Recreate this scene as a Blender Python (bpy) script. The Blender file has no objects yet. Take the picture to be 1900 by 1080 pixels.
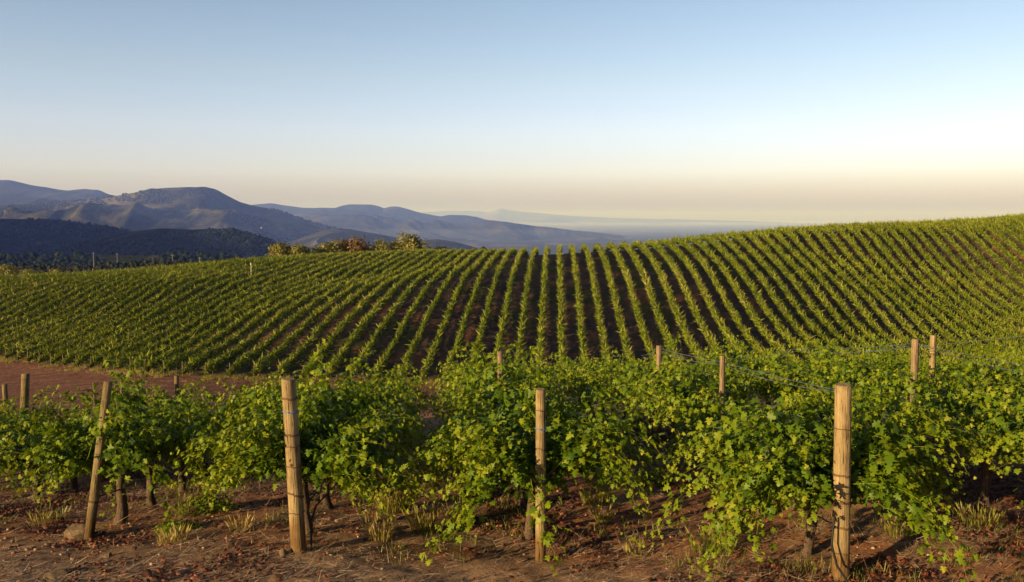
import bpy, math, random
import numpy as np
from mathutils import Vector, Matrix

PI = math.pi
R = math.radians
scene = bpy.context.scene
COL = scene.collection
rs = np.random.RandomState

# ------------------------------------------------------------------ camera geometry (photo frame 1900 x 1080)
FPX = 1583.3
PITCH = math.atan(132 / FPX)
CP, SP = math.cos(PITCH), math.sin(PITCH)


def px(x, y, Y):
    """World point at distance Y (along the heading) seen at photo pixel (x, y); the camera is the origin."""
    a, b = (x - 950) / FPX, (540 - y) / FPX
    dy, dz = CP + b * SP, -SP + b * CP
    return (a / dy * Y, Y, dz / dy * Y)


# ------------------------------------------------------------------ small helpers
def tag(o, label=None, cat=None, group=None, kind=None):
    if label: o["label"] = label
    if cat: o["category"] = cat
    if group: o["group"] = group
    if kind: o["kind"] = kind
    return o


def link(o, parent=None):
    COL.objects.link(o)
    if parent: o.parent = parent
    return o


def empty(name, loc=(0, 0, 0), rot=(0, 0, 0)):
    o = bpy.data.objects.new(name, None)
    o.empty_display_size = 0.2
    o.location = loc
    o.rotation_euler = rot
    return link(o)


def mesh_np(name, verts, faces, mats, smooth=False, tint=None, col=None, midx=None):
    """verts (n,3); faces: array (m,3|4) or list of such arrays."""
    if isinstance(faces, np.ndarray): faces = [faces]
    faces = [f for f in faces if len(f)]
    me = bpy.data.meshes.new(name)
    verts = np.asarray(verts, dtype=np.float32)
    me.vertices.add(len(verts))
    me.vertices.foreach_set("co", verts.ravel())
    loops = np.concatenate([f.ravel() for f in faces]).astype(np.int32)
    tot = np.concatenate([np.full(len(f), f.shape[1], np.int32) for f in faces])
    start = np.concatenate([[0], np.cumsum(tot)[:-1]]).astype(np.int32)
    me.loops.add(len(loops))
    me.loops.foreach_set("vertex_index", loops)
    me.polygons.add(len(tot))
    me.polygons.foreach_set("loop_start", start)
    me.polygons.foreach_set("loop_total", tot)
    if not isinstance(mats, (list, tuple)): mats = [mats]
    for m in mats: me.materials.append(m)
    if midx is not None: me.polygons.foreach_set("material_index", np.asarray(midx, np.int32))
    if smooth: me.polygons.foreach_set("use_smooth", np.ones(len(tot), bool))
    me.update(calc_edges=True)
    if tint is not None:
        a = me.attributes.new("tint", "FLOAT", "POINT")
        a.data.foreach_set("value", np.asarray(tint, np.float32))
    if col is not None:
        a = me.attributes.new("zone", "FLOAT_COLOR", "POINT")
        c = np.ones((len(verts), 4), np.float32); c[:, :3] = col
        a.data.foreach_set("color", c.ravel())
    me.validate()
    return me


def obj(name, me, parent=None, loc=(0, 0, 0)):
    o = bpy.data.objects.new(name, me)
    o.location = loc
    return link(o, parent)


def copy_thing(root):
    r = root.copy(); COL.objects.link(r)
    for ch in root.children:
        c = ch.copy(); COL.objects.link(c); c.parent = r
        for g in ch.children:
            d = g.copy(); COL.objects.link(d); d.parent = c
    return r


class Acc:
    """Collects vertex / face / tint arrays."""
    def __init__(s): s.v, s.f, s.t, s.n = [], {}, [], 0
    def add(s, v, f, t=0.5):
        v = np.asarray(v, float).reshape(-1, 3); f = np.asarray(f, int)
        s.v.append(v); s.f.setdefault(f.shape[1], []).append(f + s.n)
        s.t.append(np.full(len(v), t) if np.isscalar(t) else np.asarray(t)); s.n += len(v)
    def mesh(s, name, mats, smooth=False):
        return mesh_np(name, np.concatenate(s.v), [np.concatenate(a) for a in s.f.values()], mats, smooth, tint=np.concatenate(s.t))


def tube(acc, pts, radii, n=6, t=0.5, cap=True, rnd=None, rough=0.0):
    pts = np.asarray(pts, float)
    radii = np.full(len(pts), radii) if np.isscalar(radii) else np.asarray(radii)
    T = np.gradient(pts, axis=0); T /= np.linalg.norm(T, axis=1)[:, None] + 1e-9
    ref = np.array([1.0, 0.02, 0.05]) if abs(T[0][0]) < 0.8 else np.array([0, 1.0, 0.05])
    A = np.cross(T, ref); A /= np.linalg.norm(A, axis=1)[:, None] + 1e-9
    B = np.cross(T, A)
    ang = np.arange(n) * 2 * PI / n
    rr = radii[:, None] * np.ones((1, n))
    if rnd is not None and rough: rr = rr * (1 + rough * (rnd.rand(len(pts), n) - 0.5))
    v = pts[:, None, :] + rr[..., None] * (np.cos(ang)[None, :, None] * A[:, None, :] + np.sin(ang)[None, :, None] * B[:, None, :])
    v = v.reshape(-1, 3)
    i = np.arange(len(pts) - 1)[:, None] * n; j = np.arange(n)[None, :]; j2 = (j + 1) % n
    f = np.stack([i + j, i + j2, i + n + j2, i + n + j], -1).reshape(-1, 4)
    acc.add(v, f, t)
    if cap:
        c = np.concatenate([v[-n:], [pts[-1]]]); acc.add(c, [[k, (k + 1) % n, n] for k in range(n)], t)
        c = np.concatenate([v[:n], [pts[0]]]); acc.add(c, [[(k + 1) % n, k, n] for k in range(n)], t)


# ------------------------------------------------------------------ numpy value noise
def _h(ix, iy, s):
    n = (ix.astype(np.int64) * 374761393 + iy.astype(np.int64) * 668265263 + s * 1274126177) & 0xFFFFFFFF
    n = ((n ^ (n >> 13)) * 1274126177) & 0xFFFFFFFF
    return ((n ^ (n >> 16)) & 0xFFFF) / 65535.0


def vnoise(x, y, s=0):
    x = np.asarray(x, float); y = np.asarray(y, float)
    ix, iy = np.floor(x), np.floor(y); fx, fy = x - ix, y - iy
    fx = fx * fx * (3 - 2 * fx); fy = fy * fy * (3 - 2 * fy)
    a, b, c, d = _h(ix, iy, s), _h(ix + 1, iy, s), _h(ix, iy + 1, s), _h(ix + 1, iy + 1, s)
    return (a * (1 - fx) + b * fx) * (1 - fy) + (c * (1 - fx) + d * fx) * fy


def fbm(x, y, o=4, s=0):
    r, a, t = 0, 1.0, 0
    for i in range(o):
        r = r + a * vnoise(x, y, s + i * 17); t += a; a *= 0.5; x = np.asarray(x) * 2.03 + 7.1; y = np.asarray(y) * 2.03 + 3.7
    return r / t


def ridged(x, y, o=4, s=0):
    r, a, t = 0, 1.0, 0
    for i in range(o):
        r = r + a * (1 - np.abs(2 * vnoise(x, y, s + i * 31) - 1)); t += a; a *= 0.5; x = np.asarray(x) * 2.1 + 5.3; y = np.asarray(y) * 2.1 + 1.9
    return r / t


def sstep(a, b, x):
    t = np.clip((np.asarray(x, float) - a) / (b - a), 0, 1)
    return t * t * (3 - 2 * t)


# ------------------------------------------------------------------ terrain: a thin plate spline through surveyed points
CTRL = []
def c_px(x, y, Y, dz=0.0):
    p = px(x, y, Y); CTRL.append((p[0], p[1], p[2] + dz))

# front of the near block: bases of the end posts
POST = [px(165, 1002, 9.1), px(555, 1028, 8.3), px(1003, 1040, 8.4), px(1560, 1072, 7.6)]
for p in POST: CTRL.append(p)
for p in [(-7.0, 9.4, -3.5), (-9.5, 9.6, -3.6), (5.4, 7.2, -3.1), (7.9, 6.8, -3.0), (11, 6.6, -2.95), (0, 4, -3.15), (-5, 4, -3.3), (5, 4, -2.95), (0, 0, -3.0), (-12, 0, -3.5), (12, 0, -2.6), (-40, 0, -5.5), (40, 0, -2.0), (-25, 10, -4.9), (25, 10, -2.9)]:
    CTRL.append(p)
for x, y, Y in [(1342, 668, 10.9), (1224, 642, 14.1), (1700, 630, 10.6), (928, 655, 13.6)]: c_px(x, y, Y, -1.72)
for x, y, Y in [(47, 695, 17.6), (327, 700, 19.7), (8, 715, 17.0)]: c_px(x, y, Y, -1.75)
for p in [(-7.4, 13, -4.35), (-11, 13, -4.6), (-15, 13, -4.9), (-5, 16, -4.75), (-3, 16, -4.6), (-14, 20, -5.9), (-2, 24, -5.6), (5, 26, -6.0), (12, 28, -6.4), (20, 28, -6.5), (9, 14, -3.75), (12, 20, -4.8), (18, 20, -4.9), (15, 12, -3.6), (20, 13, -3.8), (5, 20, -4.7), (0, 18, -4.5), (-22, 22, -7.0),
          (-24, 40, -11.0), (-8, 42, -10.0), (8, 44, -9.6), (25, 46, -9.2), (45, 50, -8.8),
          (-50, 62, -14.6), (-25, 58, -13.0), (-5, 60, -12.8), (12, 60, -12.9), (35, 62, -12.4), (60, 62, -10.5), (80, 60, -8.5)]:
    CTRL.append(p)
# foot of the far slope and points up its rows
FOOT = [(12, 670, 97), (64, 678, 93), (178, 688, 86), (281, 697, 79.5), (357, 702, 78), (560, 708, 78.5), (792, 711, 79.5), (1000, 706, 79)]
for x, y, Y in FOOT: c_px(x, y, Y)
for x, y, Y in [(311, 538, 128), (505, 600, 100), (640, 532, 134), (700, 492, 165), (640, 640, 90), (900, 590, 101), (1035, 590, 101), (900, 520, 120), (1035, 520, 120), (1250, 612, 94), (1240, 520, 112), (1514, 464, 134), (1624, 572, 109), (1689, 645, 98), (1850, 600, 112), (1800, 500, 132), (120, 600, 118), (200, 545, 132)]: c_px(x, y, Y)
CREST = [(-120, 516, 146), (0, 512, 148), (150, 505, 152), (300, 494, 156), (400, 485, 160), (500, 476, 166), (600, 470, 176), (700, 466, 182), (800, 463, 180), (860, 462, 176), (950, 461, 164), (1060, 456, 148),
         (1130, 453, 143), (1200, 449, 140), (1300, 442, 136), (1400, 436, 136), (1500, 429, 138), (1600, 422, 141), (1700, 415, 145), (1800, 407, 150), (1900, 398, 155), (2020, 388, 160)]
VH = 1.38
for x, y, Y in CREST:
    p = px(x, y, Y); sl = p[2] / Y
    CTRL.append((p[0], p[1], p[2] - VH))
    for d, dr in ((28, 2.2), (70, 11)):
        CTRL.append((p[0] * (Y + d) / Y, Y + d, p[2] - VH + sl * d - dr))
CTRL = np.array(CTRL)


def _U(r2):
    return np.where(r2 > 1e-9, r2 * np.log(np.maximum(r2, 1e-9)) * 0.5, 0.0)

_S = 100.0
_P = CTRL[:, :2] / _S
_n = len(_P)
_K = _U(((_P[:, None] - _P[None]) ** 2).sum(-1)) + np.eye(_n) * 2e-5
_Q = np.concatenate([np.ones((_n, 1)), _P], 1)
_A = np.block([[_K, _Q], [_Q.T, np.zeros((3, 3))]])
_W = np.linalg.solve(_A, np.concatenate([CTRL[:, 2], np.zeros(3)]))


def tps(X, Y):
    X = np.clip(np.asarray(X, float), -130, 110); Y = np.clip(np.asarray(Y, float), 0, 245)
    sh = X.shape; q = np.stack([X.ravel(), Y.ravel()], 1) / _S
    out = np.empty(len(q))
    for i in range(0, len(q), 20000):
        c = q[i:i + 20000]
        out[i:i + 20000] = _U(((c[:, None] - _P[None]) ** 2).sum(-1)) @ _W[:_n] + np.concatenate([np.ones((len(c), 1)), c], 1) @ _W[_n:]
    return out.reshape(sh)


VALLEY = -230.0
def gz(X, Y):
    X = np.asarray(X, float); Y = np.asarray(Y, float)
    z = tps(X, Y)
    dx = np.maximum(0, np.maximum(-130 - X, X - 110)); dy = np.maximum(0, np.maximum(-Y, Y - 245))
    d = np.hypot(dx, dy)
    far = z - 0.13 * d - 0.00004 * d * d
    far = np.maximum(far, VALLEY + 10 * fbm(X / 900, Y / 900, 3, 5))
    z = np.where(d > 0, far, z)
    near = np.exp(-np.hypot(X, Y) / 60)
    z = z + near * (0.05 * (fbm(X / 0.9, Y / 0.9, 3, 9) - 0.5) + 0.035 * (fbm(X / 0.28, Y / 0.28, 2, 19) - 0.5) + 0.10 * (fbm(X / 3.1, Y / 3.1, 2, 3) - 0.5))
    return z


def gz1(x, y): return float(gz(np.array([x]), np.array([y]))[0])


# row frame of the far slope
AZ = math.atan(80 / FPX)
DU = np.array([math.cos(AZ), -math.sin(AZ)]); DW = np.array([math.sin(AZ), math.cos(AZ)])
SPC = 2.2
def row_u(k): return SPC * (k + 0.33)
_fp = np.array([px(*c) for c in FOOT])
_fu = _fp[:, 0] * DU[0] + _fp[:, 1] * DU[1]; _fw = _fp[:, 0] * DW[0] + _fp[:, 1] * DW[1]
_fu = np.concatenate([[_fu[0] - 40], _fu, [40, 90]]); _fw = np.concatenate([[_fw[0] + 26], _fw, [72, 66]])
def foot_w(u): return np.interp(u, _fu, _fw)
_cr = np.array([px(*c) for c in CREST])
_cu = _cr[:, 0] * DU[0] + _cr[:, 1] * DU[1]; _cw = _cr[:, 0] * DW[0] + _cr[:, 1] * DW[1]
def crest_w(u): return np.interp(u, _cu, _cw)

# near block rows
ROWDIR = np.array([(827 - 950) / FPX, 1.0]); ROWDIR /= np.linalg.norm(ROWDIR)
FRONT = {1: POST[0][:2], 2: POST[1][:2], 3: POST[2][:2], 4: POST[3][:2]}
FRONT[0] = (-6.98, 9.45); FRONT[-1] = (-9.45, 9.7); FRONT[-2] = (-11.9, 9.9)
FRONT[5] = (5.40, 7.30); FRONT[6] = (7.90, 7.0); FRONT[7] = (10.4, 6.8); FRONT[8] = (12.9, 6.6)
def row_pt(k, d): return np.array(FRONT[k]) + ROWDIR * d
ROWLEN = {-2: 7.0, -1: 8.0, 0: 10.2, 1: 11.5, 2: 13.0, 3: 14, 4: 15, 5: 15, 6: 15, 7: 15, 8: 15}


# ------------------------------------------------------------------ materials
def new_mat(name):
    m = bpy.data.materials.new(name); m.use_nodes = True
    nt = m.node_tree
    for n in list(nt.nodes): nt.nodes.remove(n)
    out = nt.nodes.new("ShaderNodeOutputMaterial")
    return m, nt, out


def N(nt, typ, **kw):
    n = nt.nodes.new(typ)
    for k, v in kw.items():
        if k in n.inputs: n.inputs[k].default_value = v
        else: setattr(n, k, v)
    return n


def ramp(nt, fac, stops):
    n = nt.nodes.new("ShaderNodeValToRGB")
    els = n.color_ramp.elements
    while len(els) < len(stops): els.new(0.5)
    for e, (p, c) in zip(els, stops):
        e.position = p; e.color = (*c, 1)
    nt.links.new(fac, n.inputs["Fac"])
    return n.outputs["Color"]


def noise(nt, scale, detail=4, rough=0.55, vec=None, dist=0.0):
    n = N(nt, "ShaderNodeTexNoise", Scale=scale, Detail=detail, Roughness=rough, Distortion=dist)
    if vec is not None: nt.links.new(vec, n.inputs["Vector"])
    return n.outputs["Fac"]


def mixc(nt, fac, a, b, mode="MIX"):
    n = nt.nodes.new("ShaderNodeMix"); n.data_type = "RGBA"; n.blend_type = mode
    for s, v in ((n.inputs[0], fac), (n.inputs[6], a), (n.inputs[7], b)):
        if hasattr(v, "links"): nt.links.new(v, s)
        elif isinstance(v, (int, float)): s.default_value = v
        else: s.default_value = (*v, 1)
    return n.outputs[2]


def bump(nt, h, strength, dist):
    n = N(nt, "ShaderNodeBump", Strength=strength, Distance=dist)
    nt.links.new(h, n.inputs["Height"])
    return n.outputs["Normal"]


def pos(nt): return nt.nodes.new("ShaderNodeNewGeometry").outputs["Position"]


def princ(nt, out, col, rough=0.9, normal=None, spec=0.2):
    b = N(nt, "ShaderNodeBsdfPrincipled", Roughness=rough)
    b.inputs["Specular IOR Level"].default_value = spec
    if hasattr(col, "links"): nt.links.new(col, b.inputs["Base Color"])
    else: b.inputs["Base Color"].default_value = (*col, 1)
    if normal is not None: nt.links.new(normal, b.inputs["Normal"])
    nt.links.new(b.outputs[0], out.inputs["Surface"])
    return b


def leaf_mat(name, stops, trans=0.4, tcol=(1.25, 1.2, 0.6), rough=0.45, spec=0.35, patch=None):
    m, nt, out = new_mat(name)
    at = N(nt, "ShaderNodeAttribute", attribute_name="tint")
    fac = at.outputs["Fac"]
    if patch:
        nz = noise(nt, patch, 2, 0.5, pos(nt))
        mm = N(nt, "ShaderNodeMath", operation="MULTIPLY_ADD"); nt.links.new(nz, mm.inputs[0]); mm.inputs[1].default_value = 0.7; mm.inputs[2].default_value = -0.35
        ad = N(nt, "ShaderNodeMath", operation="ADD", use_clamp=True); nt.links.new(mm.outputs[0], ad.inputs[0]); nt.links.new(fac, ad.inputs[1]); fac = ad.outputs[0]
    c = ramp(nt, fac, stops)
    b = N(nt, "ShaderNodeBsdfPrincipled", Roughness=rough); b.inputs["Specular IOR Level"].default_value = spec
    nt.links.new(c, b.inputs["Base Color"])
    t = nt.nodes.new("ShaderNodeBsdfTranslucent")
    tc = mixc(nt, 1.0, c, tcol, "MULTIPLY"); nt.links.new(tc, t.inputs["Color"])
    mx = N(nt, "ShaderNodeMixShader"); mx.inputs[0].default_value = trans
    nt.links.new(b.outputs[0], mx.inputs[1]); nt.links.new(t.outputs[0], mx.inputs[2])
    nt.links.new(mx.outputs[0], out.inputs["Surface"])
    return m


M_LEAF = leaf_mat("vine_leaf", [(0.0, (0.030, 0.068, 0.006)), (0.42, (0.085, 0.145, 0.007)), (0.75, (0.190, 0.232, 0.010)), (1.0, (0.30, 0.30, 0.03))], trans=0.32, spec=0.16)
M_HILLLEAF = leaf_mat("hillside_vine_leaf", [(0.0, (0.050, 0.072, 0.006)), (0.5, (0.135, 0.178, 0.010)), (0.85, (0.245, 0.265, 0.022)), (1.0, (0.33, 0.27, 0.08))], trans=0.22, spec=0.12, patch=0.05)
M_GRASS = leaf_mat("dry_green_grass", [(0.0, (0.06, 0.095, 0.012)), (0.5, (0.19, 0.195, 0.03)), (1.0, (0.40, 0.30, 0.11))], trans=0.35)
M_TREE = leaf_mat("tree_leaf", [(0.0, (0.07, 0.08, 0.012)), (0.5, (0.18, 0.165, 0.02)), (1.0, (0.28, 0.235, 0.035))], trans=0.25, tcol=(1.1, 1.1, 0.6))
M_TREEDK = leaf_mat("dark_tree_leaf", [(0.0, (0.015, 0.022, 0.008)), (1.0, (0.04, 0.05, 0.015))], trans=0.15)
M_RUST = leaf_mat("rusty_tree_leaf", [(0.0, (0.07, 0.045, 0.012)), (0.5, (0.15, 0.085, 0.02)), (1.0, (0.20, 0.13, 0.03))], trans=0.25, tcol=(1.1, 1.0, 0.6))
M_WOODS = leaf_mat("forest_crown", [(0.0, (0.004, 0.009, 0.006)), (0.6, (0.009, 0.017, 0.009)), (1.0, (0.028, 0.034, 0.014))], trans=0.05, rough=0.9, spec=0.1)
M_LITTER = leaf_mat("fallen_leaf", [(0.0, (0.04, 0.016, 0.010)), (0.45, (0.11, 0.030, 0.015)), (0.8, (0.19, 0.055, 0.022)), (1.0, (0.25, 0.14, 0.07))], trans=0.1, rough=0.6)
M_STRAW = leaf_mat("straw", [(0.0, (0.13, 0.09, 0.06)), (0.6, (0.32, 0.235, 0.155)), (1.0, (0.50, 0.40, 0.28))], trans=0.1, rough=0.6)


def mat_bark():
    m, nt, out = new_mat("vine_bark")
    p = N(nt, "ShaderNodeMapping"); tc = nt.nodes.new("ShaderNodeTexCoord")
    p.inputs["Scale"].default_value = (30, 30, 4); nt.links.new(tc.outputs["Object"], p.inputs["Vector"])
    n = noise(nt, 3.0, 6, 0.7, p.outputs[0], 0.6)
    c = ramp(nt, n, [(0.3, (0.03, 0.02, 0.014)), (0.55, (0.11, 0.075, 0.05)), (0.75, (0.22, 0.16, 0.11))])
    princ(nt, out, c, 0.95, bump(nt, n, 1.0, 0.012), 0.1)
    return m


def mat_wood(name, dark, mid, light, grey=0.0):
    m, nt, out = new_mat(name)
    tc = nt.nodes.new("ShaderNodeTexCoord")
    oi = nt.nodes.new("ShaderNodeObjectInfo")
    sep = N(nt, "ShaderNodeVectorMath", operation="ADD"); nt.links.new(tc.outputs["Object"], sep.inputs[0]); nt.links.new(oi.outputs["Random"], sep.inputs[1])
    mp = N(nt, "ShaderNodeMapping"); mp.inputs["Scale"].default_value = (26, 26, 1.3); nt.links.new(sep.outputs[0], mp.inputs["Vector"])
    g = noise(nt, 2.6, 8, 0.65, mp.outputs[0], 0.4)
    mp2 = N(nt, "ShaderNodeMapping"); mp2.inputs["Scale"].default_value = (14, 14, 0.9); nt.links.new(sep.outputs[0], mp2.inputs["Vector"])
    g2 = noise(nt, 5.0, 3, 0.5, mp2.outputs[0], 0.2)
    blot = noise(nt, 5.0, 4, 0.6, sep.outputs[0])
    c = ramp(nt, g, [(0.25, dark), (0.5, mid), (0.72, light)])
    crack = ramp(nt, g2, [(0.33, (0.10, 0.075, 0.055)), (0.40, (1, 1, 1))])
    c = mixc(nt, 1.0, c, crack, "MULTIPLY")
    st = ramp(nt, blot, [(0.3, (0.50, 0.47, 0.43)), (0.62, (1.05, 1.03, 1.0))])
    c = mixc(nt, 0.8, c, st, "MULTIPLY")
    v = N(nt, "ShaderNodeTexVoronoi", Scale=3.2); nt.links.new(sep.outputs[0], v.inputs["Vector"])
    kn = ramp(nt, v.outputs["Distance"], [(0.035, (0.22, 0.13, 0.07)), (0.085, (1, 1, 1))])
    c = mixc(nt, 1.0, c, kn, "MULTIPLY")
    sx = nt.nodes.new("ShaderNodeSeparateXYZ"); nt.links.new(tc.outputs["Object"], sx.inputs[0])
    wob = N(nt, "ShaderNodeMath", operation="MULTIPLY_ADD"); nt.links.new(blot, wob.inputs[0]); wob.inputs[1].default_value = -0.45; nt.links.new(sx.outputs["Z"], wob.inputs[2])
    c = mixc(nt, 1.0, c, ramp(nt, wob.outputs[0], [(0.0, (0.62, 0.50, 0.40)), (0.14, (1, 1, 1))]), "MULTIPLY")   # soil splashed on the foot
    hb = N(nt, "ShaderNodeMath", operation="ADD"); nt.links.new(g, hb.inputs[0]); nt.links.new(g2, hb.inputs[1])
    princ(nt, out, c, 0.85, bump(nt, hb.outputs[0], 1.0, 0.010), 0.15)
    return m


M_BARK = mat_bark()
M_POST = mat_wood("post_wood", (0.15, 0.10, 0.048), (0.28, 0.205, 0.102), (0.38, 0.29, 0.155))
M_POSTGREY = mat_wood("weathered_post_wood", (0.10, 0.075, 0.038), (0.18, 0.135, 0.065), (0.25, 0.19, 0.10))
M_STAKE = mat_wood("stake_wood", (0.14, 0.095, 0.055), (0.25, 0.175, 0.105), (0.34, 0.255, 0.16))
def plain(name, col, rough=0.6, metal=0.0, spec=0.3):
    m, nt, out = new_mat(name)
    n = noise(nt, 40, 3, 0.6)
    c = mixc(nt, 0.5, col, ramp(nt, n, [(0.3, tuple(0.55 * v for v in col)), (0.7, tuple(min(1, 1.25 * v) for v in col))]))
    b = princ(nt, out, c, rough, None, spec); b.inputs["Metallic"].default_value = metal
    return m
M_WIRE = plain("galvanised_wire", (0.50, 0.47, 0.42), 0.35, 0.9)
M_RUSTWIRE = plain("rusty_wire", (0.10, 0.055, 0.03), 0.8)
M_BLUE = plain("blue_twine", (0.10, 0.17, 0.36), 0.6)
M_HOSE = plain("black_hose", (0.012, 0.012, 0.012), 0.45)
M_PALE = plain("pale_stake_paint", (0.62, 0.55, 0.42), 0.7)
M_CONC = plain("pole_concrete", (0.26, 0.25, 0.24), 0.8)
M_WHITEWALL = plain("white_house_wall", (0.34, 0.32, 0.3), 0.8)
M_ROOF = plain("clay_roof", (0.32, 0.14, 0.08), 0.8)
M_ROCK = None


def mat_rock():
    m, nt, out = new_mat("field_stone")
    n = noise(nt, 14, 6, 0.65); n2 = noise(nt, 60, 4, 0.6)
    c = ramp(nt, n, [(0.3, (0.10, 0.065, 0.035)), (0.6, (0.20, 0.14, 0.08)), (0.8, (0.30, 0.23, 0.15))])
    princ(nt, out, c, 0.9, bump(nt, n2, 0.5, 0.02), 0.2)
    return m
M_ROCK = mat_rock()


def mat_ground():
    m, nt, out = new_mat("soil_and_valley")
    z = N(nt, "ShaderNodeAttribute", attribute_name="zone").outputs["Color"]
    P = pos(nt)
    f = noise(nt, 9.0, 6, 0.7, P); co = noise(nt, 0.9, 4, 0.6, P)
    a = ramp(nt, f, [(0.25, (0.45, 0.42, 0.40)), (0.5, (0.95, 0.93, 0.9)), (0.75, (1.55, 1.5, 1.4))])
    b = ramp(nt, co, [(0.3, (0.68, 0.64, 0.62)), (0.7, (1.25, 1.22, 1.15))])
    c = mixc(nt, 1.0, z, a, "MULTIPLY"); c = mixc(nt, 1.0, c, b, "MULTIPLY")
    fine = noise(nt, 34.0, 5, 0.75, P)
    hb = N(nt, "ShaderNodeMath", operation="ADD"); nt.links.new(f, hb.inputs[0]); nt.links.new(fine, hb.inputs[1])
    princ(nt, out, c, 0.95, bump(nt, hb.outputs[0], 0.8, 0.05), 0.1)
    return m


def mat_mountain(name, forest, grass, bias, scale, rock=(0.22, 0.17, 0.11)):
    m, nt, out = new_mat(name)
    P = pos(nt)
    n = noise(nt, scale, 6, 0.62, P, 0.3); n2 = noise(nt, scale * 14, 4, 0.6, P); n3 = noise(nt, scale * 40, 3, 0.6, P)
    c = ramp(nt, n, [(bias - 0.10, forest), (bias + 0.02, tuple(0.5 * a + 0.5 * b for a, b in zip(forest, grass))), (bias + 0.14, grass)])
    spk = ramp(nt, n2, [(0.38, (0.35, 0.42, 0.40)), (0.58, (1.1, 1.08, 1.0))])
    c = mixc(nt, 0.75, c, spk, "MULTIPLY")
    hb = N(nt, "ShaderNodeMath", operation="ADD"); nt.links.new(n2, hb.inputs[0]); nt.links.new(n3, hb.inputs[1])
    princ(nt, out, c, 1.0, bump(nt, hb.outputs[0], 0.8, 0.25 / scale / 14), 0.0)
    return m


M_GROUND = mat_ground()

# ------------------------------------------------------------------ ground sheet (polar grid out to the horizon)
def zone_colour(X, Y):
    X = np.asarray(X, float); Y = np.asarray(Y, float)
    r = np.hypot(X, Y)
    u = X * DU[0] + Y * DU[1]; w = X * DW[0] + Y * DW[1]
    c = np.empty(X.shape + (3,)); c[:] = (0.33, 0.170, 0.092)
    n1 = fbm(X / 1.7, Y / 1.7, 4, 21)[..., None]; n2 = fbm(X / 0.5, Y / 0.5, 3, 33)[..., None]
    straw = np.array((0.27, 0.19, 0.12)); red = np.array((0.33, 0.130, 0.062))
    c = c + (straw - c) * sstep(0.50, 0.66, n1) * 0.7
    c = c + (red - c) * sstep(0.5, 0.62, n2) * 0.6
    # headland in front of the posts: pale trampled straw
    fl = np.interp(X, [-12, -7, -4.5, -2, 0.3, 2.9, 5.4, 13], [9.9, 9.4, 9.1, 8.3, 8.4, 7.6, 7.3, 6.6])
    hl = sstep(0.35, -0.5, Y - fl)[..., None]
    c = c + (np.array((0.37, 0.25, 0.165)) * (0.70 + 0.6 * n1) - c) * hl * 0.8
    # track between the blocks, reddish
    fw = foot_w(u)
    t = (sstep(30, 40, Y) * sstep(3.0, 0.5, w - fw))[..., None]
    c = c + (np.array((0.30, 0.155, 0.100)) * (0.8 + 0.4 * n1) - c) * t
    # far slope soil with patches of weeds
    h = (sstep(-0.5, 2.0, w - fw) * sstep(260, 200, r))[..., None]
    wn = fbm(X / 6.0, Y / 6.0, 4, 55)[..., None]
    soil = np.array((0.102, 0.070, 0.050)) + (np.array((0.085, 0.082, 0.030)) - np.array((0.102, 0.070, 0.050))) * sstep(0.48, 0.62, wn)
    soil = soil + (np.array((0.21, 0.105, 0.055)) - soil) * sstep(0.58, 0.70, fbm(X / 2.3, Y / 3.0, 3, 71))[..., None]
    c = c + (soil - c) * h
    # wild land beyond
    f = sstep(200, 260, r)[..., None]
    vn = fbm(X / 420, Y / 420, 5, 77)[..., None]
    wild = np.array((0.045, 0.052, 0.026)) + (np.array((0.20, 0.15, 0.085)) - np.array((0.045, 0.052, 0.026))) * sstep(0.55, 0.66, vn)
    c = c + (wild - c) * f
    return np.clip(c, 0, 1)


def build_ground():
    rr = np.concatenate([np.linspace(0.0, 5.5, 12), np.geomspace(6, 16, 190), np.geomspace(16.06, 260, 260)[0:], np.geomspace(266, 72000, 110)])
    th = np.concatenate([np.linspace(-180, -40, 60)[:-1], np.linspace(-40, 40, 420), np.linspace(40, 180, 60)[1:]])
    th = R(1) * th
    Rr, T = np.meshgrid(rr, th, indexing="ij")
    X, Y = Rr * np.sin(T), Rr * np.cos(T)
    Z = gz(X, Y)
    V = np.stack([X, Y, Z], -1).reshape(-1, 3)
    C = zone_colour(X, Y).reshape(-1, 3)
    a, b = X.shape
    i, j = np.meshgrid(np.arange(a - 1), np.arange(b - 1), indexing="ij")
    q = np.stack([i * b + j, (i + 1) * b + j, (i + 1) * b + j + 1, i * b + j + 1], -1).reshape(-1, 4)
    me = mesh_np("ground", V, q[:, ::-1], M_GROUND, smooth=True, col=C)
    return tag(obj("ground", me), "brown vineyard soil running on over the slopes to the valley", None, None, "structure")


build_ground()


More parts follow.
